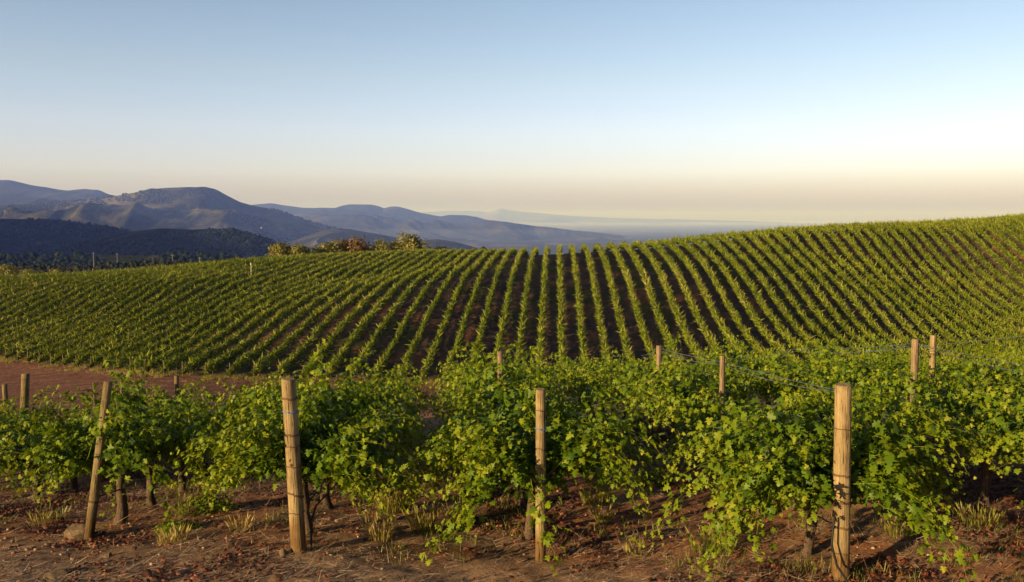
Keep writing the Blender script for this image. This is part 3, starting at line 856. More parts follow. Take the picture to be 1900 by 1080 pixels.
def scatter_straw():
    r = rs(78); n = 90000
    X = r.uniform(-8, 8, n); Y = 6.2 + 8.5 * r.rand(n) ** 1.7
    keep = r.rand(n) < 0.22 + 1.2 * sstep(0.42, 0.62, fbm(X / 1.1, Y / 0.8, 3, 91))
    X, Y = X[keep], Y[keep]; n = len(X)
    p = np.stack([X, Y, gz(X, Y) + 0.008 + 0.02 * r.rand(n)], 1)
    az = r.normal(0.3, 0.9, n); d = np.stack([np.cos(az), np.sin(az), r.normal(0.10, 0.20, n)], 1)
    L = r.uniform(0.05, 0.20, n); w = r.uniform(0.0020, 0.0048, n)
    V, q, t = strips(p, d, L, w, r)
    tag(obj("straw", mesh_np("straw", V, [q, t], M_STRAW, tint=np.repeat(np.clip(r.normal(0.5, 0.25, n), 0, 1), 5))), "bleached straw and dead grass stems scattered on the headland", None, None, "stuff")


def scatter_grass():
    r = rs(79); n = 5200
    X = r.uniform(-8, 9, n); Y = 7.2 + 11 * r.rand(n) ** 1.2
    keep = sstep(0.56, 0.70, fbm(X / 0.55, Y / 0.55, 3, 61)) > r.rand(n) * 0.8
    fl = np.interp(X, [-12, -7, -4.5, -2, 0.3, 2.9, 5.4, 13], [9.9, 9.4, 9.1, 8.3, 8.4, 7.6, 7.3, 6.6])
    keep &= Y > fl - 0.1 - 0.3 * r.rand(n)
    X, Y = X[keep], Y[keep]
    rep = 9
    X = np.repeat(X, rep) + r.normal(0, 0.04, len(X) * rep); Y = np.repeat(Y, rep) + r.normal(0, 0.04, len(Y) * rep); n = len(X)
    p = np.stack([X, Y, gz(X, Y) - 0.01], 1)
    d = np.stack([r.normal(0, 0.35, n), r.normal(0, 0.35, n), np.ones(n)], 1); d /= np.linalg.norm(d, axis=1)[:, None]
    V, q, t = strips(p, d, r.uniform(0.05, 0.17, n), r.uniform(0.003, 0.007, n), r, r.rand(n))
    tag(obj("grass", mesh_np("grass", V, [q, t], M_GRASS, tint=np.repeat(np.clip(r.normal(0.4, 0.25, n), 0, 1), 5))), "short sparse weeds and grass sprouting between the vine rows", None, None, "stuff")


def scatter_clods():
    r = rs(80); n = 9000
    X = r.uniform(-8, 8, n); Y = 6.3 + 10 * r.rand(n) ** 1.5
    k = r.rand(n) < 0.15 + sstep(0.40, 0.65, fbm(X / 0.8, Y / 0.8, 3, 43)); X, Y = X[k], Y[k]; n = len(X)
    t = (1 + 5 ** 0.5) / 2
    B = np.array([(-1, t, 0), (1, t, 0), (-1, -t, 0), (1, -t, 0), (0, -1, t), (0, 1, t), (0, -1, -t), (0, 1, -t), (t, 0, -1), (t, 0, 1), (-t, 0, -1), (-t, 0, 1)]) / math.hypot(1, t)
    F = np.array([(0, 11, 5), (0, 5, 1), (0, 1, 7), (0, 7, 10), (0, 10, 11), (1, 5, 9), (5, 11, 4), (11, 10, 2), (10, 7, 6), (7, 1, 8), (3, 9, 4), (3, 4, 2), (3, 2, 6), (3, 6, 8), (3, 8, 9), (4, 9, 5), (2, 4, 11), (6, 2, 10), (8, 6, 7), (9, 8, 1)])
    s = 0.006 + 0.022 * r.rand(n) ** 3
    V = B[None] * (1 + 0.6 * (r.rand(n, 12, 1) - 0.5)) * [1, 1, 0.65] * s[:, None, None] + np.stack([X, Y, gz(X, Y) + s * 0.2], 1)[:, None]
    m, nt, out = new_mat("soil_clod")
    at = N(nt, "ShaderNodeAttribute", attribute_name="tint")
    princ(nt, out, ramp(nt, at.outputs["Fac"], [(0.0, (0.16, 0.085, 0.05)), (0.7, (0.30, 0.17, 0.10)), (1.0, (0.40, 0.30, 0.21))]), 0.95, None, 0.1)
    tag(obj("gravel", mesh_np("gravel", V.reshape(-1, 3), (F[None] + (np.arange(n) * 12)[:, None, None]).reshape(-1, 3), m, tint=np.repeat(r.rand(n), 12))), "small clods and gravel loose on the soil", None, None, "stuff")


def scatter_foot_grass():
    """Ragged dry grass along the foot of the slope, between track and vines."""
    r = rs(81); n = 5000
    U = r.uniform(-75, 4, n); W = foot_w(U) + r.normal(0.2, 0.8, n)
    k = sstep(0.46, 0.62, fbm(U / 1.6, W / 1.2, 3, 47)) > r.rand(n) * 0.9; U, W = U[k], W[k]
    U = np.repeat(U, 6) + r.normal(0, 0.12, len(U) * 6); W = np.repeat(W, 6) + r.normal(0, 0.12, len(W) * 6); n = len(U)
    X = U * DU[0] + W * DW[0]; Y = U * DU[1] + W * DW[1]
    d = np.stack([r.normal(0, 0.4, n), r.normal(0, 0.4, n), np.ones(n)], 1); d /= np.linalg.norm(d, axis=1)[:, None]
    V, q, t = strips(np.stack([X, Y, gz(X, Y)], 1), d, r.uniform(0.12, 0.42, n), r.uniform(0.015, 0.035, n), r, r.rand(n))
    tag(obj("dry_grass", mesh_np("dry_grass", V, [q, t], M_GRASS, tint=np.repeat(np.clip(r.normal(0.7, 0.2, n), 0, 1), 5))), "ragged dry grass along the foot of the vine slope", None, None, "stuff")


scatter_clods(); scatter_foot_grass(); scatter_litter(); scatter_straw(); scatter_grass()


def tuft(seed, h, rad, n, dry, ears=0.3):
    r = rs(seed)
    az = r.uniform(0, 2 * PI, n); q = rad * np.sqrt(r.rand(n))
    p = np.stack([q * np.cos(az), q * np.sin(az), np.full(n, -0.02)], 1)
    d = np.stack([0.30 * np.cos(az) + r.normal(0, 0.16, n), 0.30 * np.sin(az) + r.normal(0, 0.16, n), np.ones(n)], 1); d /= np.linalg.norm(d, axis=1)[:, None]
    L = h * r.uniform(0.45, 1.05, n)
    V, qd, t = strips(p, d, L, r.uniform(0.003, 0.007, n), r, r.uniform(0, 1.3, n))
    tint = np.repeat(np.clip(r.normal(dry, 0.18, n), 0, 1), 5)
    a = Acc(); a.add(V, qd, tint); a.f.setdefault(3, []).append(t)
    m = int(n * ears)
    if m:                                  # seed heads: fat short strips near the tips
        i = r.choice(n, m); b = p[i] + d[i] * (L[i] * 0.78)[:, None]
        for w in (0.014, 0.012):
            V2, q2, t2 = strips(b, d[i] + r.normal(0, 0.1, (m, 3)), np.full(m, 0.11) * r.uniform(0.6, 1.1, m), np.full(m, w), r)
            n0 = a.n; a.add(V2, q2, np.clip(dry + 0.25, 0, 1)); a.f[3].append(t2 + n0)
    return a.mesh("grass_tuft", M_GRASS)


TG = "grass tufts among the near rows"
for i, (x, y, h, rad, n, dry, lab) in enumerate([
    (722, 950, 0.42, 0.12, 300, 0.55, "tall yellow-green grass tuft with seed heads, right under the trailing shoot of the blue-ringed post's vine"),
    (752, 945, 0.44, 0.10, 240, 0.5, "tall yellow-green grass tuft just beside the tallest seeding tuft"),
    (705, 1000, 0.26, 0.12, 220, 0.85, "straw-coloured low grass tuft in front of the tall seeding tufts"),
    (790, 985, 0.30, 0.16, 260, 0.45, "broad green grass tuft under the leaves of the slim post's vine"),
    (850, 975, 0.30, 0.12, 180, 0.5, "grass tuft between the broad green tuft and the slim post"),
    (1105, 935, 0.28, 0.16, 240, 0.45, "green grass tuft alone in the alley past the slim upright post"),
    (1120, 970, 0.20, 0.07, 110, 0.4, "small bright grass tuft in front of the lone alley tuft"),
    (1180, 1030, 0.12, 0.10, 90, 0.5, "tiny low grass tuft out on the straw of the alley"),
    (1310, 1025, 0.26, 0.14, 130, 0.35, "thin-bladed green tuft under the vine of the thickest post"),
    (1345, 1020, 0.28, 0.12, 110, 0.35, "thin-bladed tuft closest to the trunk behind the thickest post"),
    (1665, 990, 0.20, 0.14, 150, 0.5, "grass tuft in the shade past the thickest post"),
    (1820, 975, 0.18, 0.22, 220, 0.35, "wide low green tuft in the last alley"),
    (100, 965, 0.20, 0.12, 60, 0.4, "sparse green tuft beside the stone of the tilted post"),
    (75, 975, 0.15, 0.10, 50, 0.5, "sparse dry tuft nearest the picture edge by the tilted post"),
    (340, 960, 0.34, 0.06, 70, 0.4, "narrow upright tuft between the tilted and the thick post"),
    (445, 985, 0.16, 0.10, 120, 0.8, "small straw-coloured tuft before the thick post"),
    (320, 1005, 0.14, 0.16, 160, 0.7, "low dry spreading tuft on the headland straw")]):
    g = gpx(x, y)
    o = obj("grass_tuft", tuft(500 + i, h, rad, n, dry), None, g)
    tag(o, lab.replace("right under", "under"), "grass tuft", TG)
    o["label"] = " ".join(o["label"].split()[:16])


def weed(seed, rad, h, n):
    """A low leafy weed: many small leaves on short stems."""
    r = rs(seed); a = Acc()
    az = r.uniform(0, 2 * PI, n); q = rad * r.rand(n) ** 0.6
    zz = h * (1 - (q / rad) ** 2 * 0.6) * r.uniform(0.25, 1.0, n)
    p = np.stack([q * np.cos(az), 0.6 * q * np.sin(az), zz], 1)
    nrm = np.stack([0.5 * np.cos(az), 0.5 * np.sin(az), np.ones(n)], 1) + r.normal(0, 0.45, (n, 3))
    tip = np.stack([np.cos(az), np.sin(az), np.full(n, 0.2)], 1) + r.normal(0, 0.5, (n, 3))
    v, f, t = blades(p, nrm, tip, r.uniform(0.02, 0.042, n), np.clip(r.normal(0.55, 0.2, n), 0, 1), r)
    a.add(v, f, t)
    for i in range(36):
        j = r.randint(n); tube(a, [(p[j][0] * 0.5, p[j][1] * 0.5, -0.02), p[j] * [0.8, 0.8, 0.6], p[j]], 0.0025, 3, 0.6, False)
    return a.mesh("weed", M_LEAF)
for i, (x, y, rad, h, n, lab) in enumerate([
    (385, 950, 0.38, 0.26, 700, "leafy low weed spreading between the tilted and the thick post"),
    (330, 985, 0.26, 0.12, 300, "flat dull weed patch before the leafy low weed"),
    (1215, 900, 0.26, 0.22, 260, "small leafy weed on the sunlit alley soil"),
    (1730, 905, 0.30, 0.20, 300, "leafy weed in the alley past the thickest post"),
    (1350, 985, 0.22, 0.14, 200, "low leafy weed under the vine of the thickest post")]):
    tag(obj("weed", weed(600 + i, rad, h, n), None, gpx(x, y)), lab, "weed", "leafy weeds in the near block")


# ------------------------------------------------------------------ vine rows of the far slope
_QV = np.array([(-0.5, 0, 0), (0.5, 0, 0), (0.38, 1, 0), (-0.38, 1, 0)]); _QF = np.array([[0, 1, 2, 3]])
_SV = np.array([(-0.5, 0, 0), (0.5, 0, 0), (0.25, 0.6, 0.06), (-0.25, 0.6, 0.06), (0.0, 1.0, 0.0)])
stake_pts = []
_a = Acc(); tube(_a, [(0, 0, -0.05), (0.03, 0, 0.35), (-0.02, 0.02, 0.8)], [0.05, 0.035, 0.03], 5, 0.5, False); HILL_TRUNK = _a.mesh('trunk', M_BARK, True)
def hill_row(k):
    u = row_u(k); w0 = float(foot_w(u)); w1 = float(crest_w(u)) + 16
    # skip what lies outside the frame
    r = rs(9000 + k)
    ws = np.arange(w0, w1, 0.5)
    X = u * DU[0] + ws * DW[0]; Y = u * DU[1] + ws * DW[1]
    vis = np.abs(X / Y) < 0.66
    if vis.sum() < 6: return None
    w0 = float(ws[vis][0]); w1 = float(ws[vis][-1])
    for w in np.arange(float(foot_w(u)) + 0.1, w1, 5.6):
        if w >= w0: stake_pts.append((u, w, k, w < float(foot_w(u)) + 1))
    n = int((w1 - w0) * 145)
    W = r.uniform(w0, w1, n)
    vig = (0.66 + 0.55 * fbm(W / 3.1, np.full(n, k * 3.3), 3, 13)) * (0.92 + 0.13 * np.abs(np.cos(PI * (W / 1.25 + 0.37 * k))))           # vigour along the row
    gap = sstep(0.20, 0.27, vnoise(W / 1.15, np.full(n, k * 7.7), 29))
    ends = np.clip((W - w0) / 0.7, 0.55, 1)
    keep = r.rand(n) < (0.60 + 0.40 * gap)
    W, vig, ends = W[keep], (vig * ends)[keep], None; n = len(W)
    kind = r.rand(n)
    az = r.uniform(0, 2 * PI, n)
    rad = 0.26 * np.sqrt(r.rand(n)) * vig
    off = rad * np.cos(az); hz = 0.76 * vig + 1.75 * rad * np.sin(az) + r.normal(0, 0.05, n)
    wander = 0.05 * (fbm(W / 2.0, np.full(n, k * 1.7), 2, 3) - 0.5)
    Uc = u + off + wander
    X = Uc * DU[0] + W * DW[0]; Y = Uc * DU[1] + W * DW[1]
    Z = gz(X, Y) + np.maximum(hz, np.where(W > crest_w(u) - 14, 0.10, 0.36) + 0.12 * r.rand(n))
    out = np.stack([np.sign(off) * DU[0], np.sign(off) * DU[1], np.zeros(n)], 1)
    sprig = kind < 0.28
    tip = np.where(sprig[:, None], np.stack([r.normal(0, 0.6, n), r.normal(0, 0.6, n), r.normal(0.95, 0.45, n)], 1) + out * 0.5, r.normal(0, 1, (n, 3)) + [0, 0, -0.2])
    nrm = out * 0.7 + np.array([0, 0, 0.55]) + r.normal(0, 0.55, (n, 3))
    size = np.where(sprig, r.uniform(0.32, 0.78, n), r.uniform(0.13, 0.26, n))
    Z = np.where(sprig, Z + 0.12, Z)
    wid = np.where(sprig, 0.17, 1.0)
    x, y, z = frames(nrm, tip)
    v = np.stack([X, Y, Z], 1)[:, None] + size[:, None, None] * ((_SV[None, :, 0] * wid[:, None])[..., None] * x[:, None] + _SV[None, :, 1, None] * y[:, None] + _SV[None, :, 2, None] * z[:, None])
    b = np.arange(n)[:, None] * 5
    tint = np.clip(0.36 + r.normal(0, 0.14, n) + np.where(sprig, 0.30, 0) + 0.45 * (r.rand(n) < 0.03), 0, 1)
    c = np.array([u * DU[0] + w0 * DW[0], u * DU[1] + w0 * DW[1]]); zc = gz1(*c)
    v = v.reshape(-1, 3) - [c[0], c[1], zc]
    me = mesh_np("foliage", v, [b + np.array([[0, 1, 3, 2]])[:, [0, 1, 3, 2]][:, [0, 1, 3, 2]] * 0 + np.array([[0, 1, 2, 3]]), b + np.array([[3, 2, 4]])], M_HILLLEAF, tint=np.repeat(tint, 5))
    root = empty("vine_hedge", (c[0], c[1], zc))
    obj("foliage", me, root)
    for w in np.arange(w0 + 0.4, min(w1, w0 + 3.2), 1.25):      # the bare trunks at the open end
        tx, ty = u * DU[0] + w * DW[0], u * DU[1] + w * DW[1]
        t = obj("trunk", HILL_TRUNK, root, (tx - c[0], ty - c[1], gz1(tx, ty) - zc)); t.rotation_euler = (0, 0, r.rand() * 6)
    if k == 0: lab = "the one upright vine row that climbs straight to the skyline"
    elif -13 <= k < 0: lab = "vine row climbing the slope, %s from the straight upright row on the mountain side" % ORD[-k - 1]
    elif 0 < k <= 13: lab = "vine row climbing the slope, %s from the straight upright row toward the high shoulder" % ORD[k - 1]
    elif k < 0: lab = "slanting vine row where the slope falls away toward the woods and red dirt"
    else: lab = "slanting vine row high on the shoulder of the slope under the bare sky"
    tag(root, lab, "vine row", "vine rows on the far slope")
    return root


for k in range(-60, 48): hill_row(k)

# stakes: nearest 300 as things, the rest as one mass
def stake_mesh(h, w):
    a = Acc(); tube(a, [(0, 0, -0.1), (0, 0, h * 0.5), (0.01, 0, h)], w, 5, 0.5, True); return a.mesh("stake", M_STAKE)
end_st, mid_st = stake_mesh(1.50, 0.034), stake_mesh(1.62, 0.024)
stake_pts.sort(key=lambda s: (not s[3], s[1]))
rst = rs(4)
mass = Acc(); cnt = 0
ends_sorted = sorted([s for s in stake_pts if s[3]], key=lambda s: s[0])
for s in stake_pts:
    u, w, k, is_end = s
    uu = u + rst.normal(0, 0.04); x, y = uu * DU[0] + w * DW[0], uu * DU[1] + w * DW[1]; z = gz1(x, y)
    if not is_end and rst.rand() < 0.25: continue
    if cnt < 296:
        o = obj("trellis_stake", end_st if is_end else mid_st, None, (x, y, z)); o.rotation_euler = (rst.normal(0, 0.04), rst.normal(0, 0.04), rst.rand() * 6)
        if is_end:
            i = ends_sorted.index(s)
            lab = "thicker stake at the dirt end of a slope vine row, half hidden by leaves"
            if -42 < k < -5: lab = "thick end stake of the %s vine row mountainward of the straight upright row" % (ORD[-k - 1] if -k <= 20 else "far slanting")
            if k <= -21: lab = "thick end stake on the red dirt where the slope's rows slant most"
        else: lab = "thin pale stake poking out of a vine row low on the slope"
        tag(o, lab, "stake", "end stakes of the slope rows" if is_end else "stakes inside the slope rows")
        cnt += 1
    else:
        h = 1.5 + 0.3 * rst.rand(); a = rst.normal(0, 0.04, 2)
        tube(mass, [(x, y, z), (x + a[0], y + a[1], z + h)], 0.026, 4, 0.5, True)
tag(obj("distant_stakes", mass.mesh("distant_stakes", M_STAKE)), "countless thin pale stakes high up in the slope vine rows", None, None, "stuff")
b = px(467, 545, 138); z = gz1(b[0], b[1])
a = Acc(); tube(a, [(0, 0, -0.1), (0, 0, 1.2), (0.02, 0, 2.5)], 0.05, 6, 0.5, True); tube(a, [(0.02, 0, 2.5), (0.02, 0, 2.75)], 0.11, 6, 0.5, True)
tag(obj("marker_pole", a.mesh("marker_pole", M_PALE), None, (b[0], b[1], z)), "lone white marker pole standing taller than the slope vines", "pole")


# ------------------------------------------------------------------ trees and bushes along the crest
def bush(name, base, h, w, seed, mat, label, cat, grp, n=3000, trunk_h=0.2, leaf=0.19):
    r = rs(seed)
    root = empty(name, base)
    tr = Acc(); lobes = []
    nb = 7
    th = h * trunk_h
    tube(tr, [(0, 0, -0.4), (r.normal(0, .05), 0, th * 0.6), (r.normal(0, .08), 0, th)], [0.05 * h, 0.036 * h, 0.03 * h], 7, 0.5, False, r, 0.2)
    for i in range(nb):
        a = 2 * PI * i / nb + r.normal(0, 0.4); rr = w * 0.5 * r.uniform(0.25, 0.75); zz = h * r.uniform(0.45, 0.86)
        c = np.array([rr * math.cos(a), rr * math.sin(a), zz]); lobes.append((c, w * r.uniform(0.20, 0.32)))
        tube(tr, [(0, 0, th * 0.9), c * [0.5, 0.5, 0.75], c], [0.022 * h, 0.014 * h, 0.005 * h], 5, 0.5, False)
    lobes.append((np.array([0, 0, h * 0.80]), w * 0.26)); lobes.append((np.array([0, 0, h * 0.52]), w * 0.36))
    P, Nn = [], []
    for c, q in lobes:
        m = n // len(lobes); d = r.normal(0, 1, (m, 3)); d /= np.linalg.norm(d, axis=1)[:, None]
        rad = q * r.uniform(0.35, 1.12, m) ** 0.6
        lump = 0.72 + 0.55 * vnoise(d[:, 0] * 2.2 + seed + d[:, 2], d[:, 1] * 2.2, seed)
        P.append(c + d * (rad * lump)[:, None] * [1, 1, 0.95]); Nn.append(d)
    P = np.concatenate(P); Nn = np.concatenate(Nn); k = P[:, 2] > h * 0.10; P, Nn = P[k], Nn[k]; m = len(P)
    v, f, t = blades(P, Nn + r.normal(0, 0.5, (m, 3)), r.normal(0, 1, (m, 3)), leaf * h / 5 * r.uniform(0.7, 1.5, m), np.clip(r.normal(0.5, 0.22, m), 0, 1), r)
    obj("trunk", tr.mesh("trunk", M_BARK), root); obj("crown", mesh_np("crown", v, f, mat, tint=t), root)
    return tag(root, label, cat, grp)


def bush_px(name, x, ytop, ybase, Y, wpx, seed, mat, label, cat, **kw):
    """Crown between pixel rows ytop..ybase (ybase is where the vines hide it)."""
    t = px(x, ytop, Y); g = gz1(t[0], t[1]); h = t[2] - g
    return bush(name, (t[0], t[1], g), h, 1.3 * wpx / FPX * Y, seed, mat, label, cat, "trees and bushes along the crest", **kw)


bush_px("crest_bush", 521, 450, 476, 205, 42, 1, M_TREE, "rounded green bush standing first on the crest beside the dark woods", "bush")
bush_px("crest_bush", 558, 453, 476, 206, 34, 2, M_TREE, "small pointed green bush next to the first crest bush", "bush")
bush_px("crest_bush", 612, 451, 474, 212, 40, 3, M_TREE, "low dull green bush before the rusty crest tree", "bush")
bush_px("crest_tree", 656, 443, 472, 215, 52, 4, M_RUST, "rusty reddish brown tree on the crest of the slope", "tree")
bush_px("crest_tree", 680, 450, 472, 220, 26, 5, M_TREEDK, "small dark green tree tucked behind the rusty crest tree", "tree")
bush_px("crest_bush", 712, 448, 470, 215, 44, 6, M_TREE, "broad rounded green bush beside the tallest crest tree", "bush")
bush_px("crest_bush", 740, 447, 470, 218, 36, 7, M_TREE, "green bush pressed against the tallest crest tree", "bush")
bush_px("crest_tree", 766, 435, 468, 214, 44, 8, M_TREE, "tallest yellow-green tree on the crest of the slope", "tree", n=1900)
bush_px("crest_bush", 812, 453, 464, 235, 22, 9, M_TREEDK, "tiny dark flat-topped bush alone past the tallest crest tree", "bush")
bush_px("crest_tree", 897, 454, 464, 215, 20, 10, M_TREEDK, "tiny dark tree peeping over the crest before the misty valley", "tree", trunk_h=0.6)
bush_px("crest_bush", 585, 456, 476, 230, 46, 16, M_TREEDK, "low dark scrub bush behind the first crest bushes", "bush")
bush_px("crest_bush", 628, 453, 474, 222, 44, 17, M_TREE, "low green bush filling the gap before the rusty crest tree", "bush")
bush_px("crest_bush", 545, 454, 476, 214, 40, 18, M_TREE, "low spreading bush between the first two crest bushes", "bush")
bush_px("crest_bush", 8, 492, 512, 170, 34, 12, M_TREE, "green bush at the low end of the crest, cut by picture edge", "bush")
bush_px("crest_bush", 105, 497, 508, 190, 36, 13, M_TREE, "low green bush on the low end of the crest", "bush")
bush_px("crest_bush", 60, 503, 511, 180, 40, 14, M_GRASS, "dry grassy bush at the low end of the crest", "bush")


# ------------------------------------------------------------------ hills and mountains beyond
def hill(name, prof, D, front, back, base, seed, mat, spur, lam, label, nx=320, nt=90, power=1.15, edge=14):
    """prof: skyline pixels at distance D. A ridge with spurs running down to base."""
    prof = np.array(prof, float)
    xs = np.linspace(prof[0, 0], prof[-1, 0], nx)
    ys = np.interp(xs, prof[:, 0], prof[:, 1])
    k = np.ones(5) / 5; ys = np.convolve(np.pad(ys, 2, mode="edge"), k, "valid")
    Xr = (xs - 950) / FPX * D
    zr = np.array([px(x, y, D)[2] for x, y in zip(xs, ys)])
    zr = zr + (fbm(Xr / lam * 2.3, Xr * 0, 4, seed) - 0.5) * spur * 0.16
    t = np.concatenate([np.linspace(-1, 0, nt), np.linspace(0, 1, nt // 3)[1:]])
    Tm, Xm = np.meshgrid(t, Xr, indexing="xy"); Zm = np.repeat(zr[:, None], len(t), 1)
    mean = D + 0.12 * front * (fbm(Xm / lam / 2, Xm * 0, 2, seed + 5) - 0.5)
    Yw = mean + np.where(Tm < 0, Tm * front, Tm * back)
    s = np.abs(Tm)
    shape = (1 - s) ** power * (1 - s) ** 0 + 0.06 * np.sin(PI * s)
    env = np.sin(PI * np.clip(s, 0, 1)) ** 0.8
    rn = ridged(Xm / lam + 0.6 * (fbm(Xm / lam, Tm * 2, 2, seed + 2) - 0.5) + 0.35 * Tm, Tm * front / lam * 0.42, 5, seed) - 0.72
    Z = base + (Zm - base) * shape + spur * env * rn * 1.6
    lim = Zm * (Yw / D) - 2.0                       # the spurs stay under the skyline as seen in the photo
    Z = np.where(s > 0.02, np.minimum(Z, lim), Z)
    if edge:
        e = np.minimum(np.arange(nx), np.arange(nx)[::-1])[:, None] / edge
        Z = base - 10 + (Z - base + 10) * sstep(0, 1, e)
    V = np.stack([Xm, Yw, Z], -1).reshape(-1, 3); a, b = Xm.shape
    i, j = np.meshgrid(np.arange(a - 1), np.arange(b - 1), indexing="ij")
    q = np.stack([i * b + j, (i + 1) * b + j, (i + 1) * b + j + 1, i * b + j + 1], -1).reshape(-1, 4)
    o = obj(name, mesh_np(name, V, q, mat, smooth=True))
    tag(o, label, None, None, "structure")
    return Xm, Yw, Z


OLIVE, DRY = (0.026, 0.030, 0.016), (0.12, 0.10, 0.045)
hill("mountain", [(-260, 350), (-120, 330), (0, 333), (30, 334), (75, 345), (100, 349), (130, 353), (160, 351), (185, 353), (205, 362), (260, 372), (330, 392), (420, 425)], 9500, 3600, 2600, VALLEY, 3, mat_mountain("far_mountain_scrub", OLIVE, DRY, 0.55, 0.0016), 300, 1500, "highest far mountain at the edge of the valley")
hm = hill("mountain", [(-240, 396), (-60, 384), (60, 376), (150, 367), (205, 361), (265, 352), (320, 349), (375, 347), (392, 351), (412, 362), (440, 377), (470, 384), (505, 390), (550, 403), (605, 424), (660, 433), (700, 440), (760, 452), (860, 474)], 6500, 2700, 2200, VALLEY, 11, mat_mountain("mountain_scrub", (0.020, 0.023, 0.013), (0.165, 0.140, 0.055), 0.56, 0.0022), 300, 1000, "broad humped mountain with lit olive ridges", nx=420, nt=130)
hill("mountain", [(380, 388), (455, 379), (500, 376), (530, 380), (560, 385), (620, 386), (640, 380), (658, 378), (690, 378), (705, 382), (712, 386), (722, 382), (738, 381), (752, 385), (790, 395), (818, 402), (835, 400), (870, 402), (900, 409), (940, 413), (985, 421), (1040, 427), (1090, 433), (1180, 446)], 14000, 5200, 3500, VALLEY, 23, mat_mountain("blue_range_scrub", OLIVE, DRY, 0.56, 0.0012), 420, 1900, "blue hazy range falling away into the valley mist", nx=420, nt=110)
hill("mountain", [(700, 402), (780, 394), (840, 391), (885, 391), (905, 393), (922, 388), (930, 386), (938, 389), (970, 393), (1040, 399), (1130, 404), (1250, 407), (1400, 411), (1600, 418)], 48000, 9000, 5000, VALLEY - 40, 31, mat_mountain("haze_paled_range_scrub", (0.14, 0.13, 0.09), (0.30, 0.25, 0.15), 0.5, 0.0006), 300, 4200, "faint far range with one small peak, almost lost in haze")  # scrub colours paled to stand in for thicker haze
hill("hill", [(540, 446), (600, 429), (630, 424), (655, 426), (700, 434), (740, 441), (800, 456), (860, 470)], 5200, 1300, 1200, VALLEY, 41, mat_mountain("low_hill_scrub", (0.034, 0.042, 0.022), (0.16, 0.13, 0.07), 0.62, 0.003), 60, 620, "low dark hill behind the crest trees")
hill("hill", [(690, 470), (760, 450), (790, 445), (812, 444), (840, 448), (870, 456), (890, 463), (930, 476)], 4300, 1100, 1000, VALLEY, 47, mat_mountain("small_hill_scrub", (0.040, 0.046, 0.024), (0.13, 0.11, 0.06), 0.62, 0.003), 40, 520, "small rounded hill past the tallest crest tree")
hl = None
h7 = hill("wooded_hill", [(-420, 398), (-200, 401), (-40, 404), (40, 406), (110, 411), (150, 415), (190, 421), (240, 430), (300, 446), (380, 475)], 3000, 1100, 900, VALLEY, 53, mat_mountain("wooded_hill_soil", (0.010, 0.015, 0.010), (0.20, 0.15, 0.085), 0.63, 0.004), 60, 520, "dark wooded hillside below the mountains")
h8 = hill("wooded_hill", [(60, 476), (140, 456), (190, 444), (220, 434), (255, 428), (300, 424), (345, 427), (390, 425), (430, 428), (470, 437), (505, 448), (545, 466), (590, 486)], 1900, 760, 600, VALLEY + 30, 59, mat_mountain("knoll_soil", (0.010, 0.015, 0.010), (0.20, 0.15, 0.09), 0.66, 0.006), 36, 330, "dark wooded knoll in front of the humped mountain")
h9 = hill("wooded_hill", [(-300, 470), (-150, 472), (0, 474), (110, 476), (210, 474), (330, 476), (440, 480), (560, 490), (640, 502)], 900, 420, 260, -130, 67, mat_mountain("lower_wood_soil", (0.024, 0.030, 0.016), (0.18, 0.13, 0.08), 0.62, 0.011), 14, 190, "dark scrubby valley side just past the vineyard")
h10 = hill("scrub_bank", [(-260, 490), (-100, 489), (40, 490), (140, 493), (240, 487), (310, 484), (360, 485), (430, 492), (500, 502)], 430, 120, 110, -60, 71, mat_mountain("scrub_bank_soil", (0.050, 0.040, 0.022), (0.12, 0.085, 0.05), 0.6, 0.03), 3, 60, "brown scrub bank right behind the vine slope", nx=200, nt=40)
# unseen mountain added toward the sun to lay evening shade over the valley
def shade_mountain():
    n, m = 160, 60
    A, B = np.meshgrid(np.linspace(-1, 1, n), np.linspace(-1, 1, m), indexing="ij")
    Y = 600 + 2600 * A; X = -2550 - 0.30 * np.maximum(Y, 0) + 1100 * B
    H = (1 - np.abs(B)) ** 1.1 * np.clip(1 - np.abs(A) ** 3, 0, 1) ** 0.7
    Z = VALLEY - 20 + H * 740 + 90 * (ridged(X / 800, Y / 800, 4, 9) - 0.6) * np.clip(H * 2, 0, 1)
    V = np.stack([X, Y, Z], -1).reshape(-1, 3)
    i, j = np.meshgrid(np.arange(n - 1), np.arange(m - 1), indexing="ij")
    q = np.stack([i * m + j, (i + 1) * m + j, (i + 1) * m + j + 1, i * m + j + 1], -1).reshape(-1, 4)
    tag(obj("mountain", mesh_np("mountain", V, q, mat_mountain("unseen_mountain_scrub", OLIVE, DRY, 0.58, 0.002), smooth=True)), "mountain closing the valley on the sun's side", None, None, "structure")
shade_mountain()


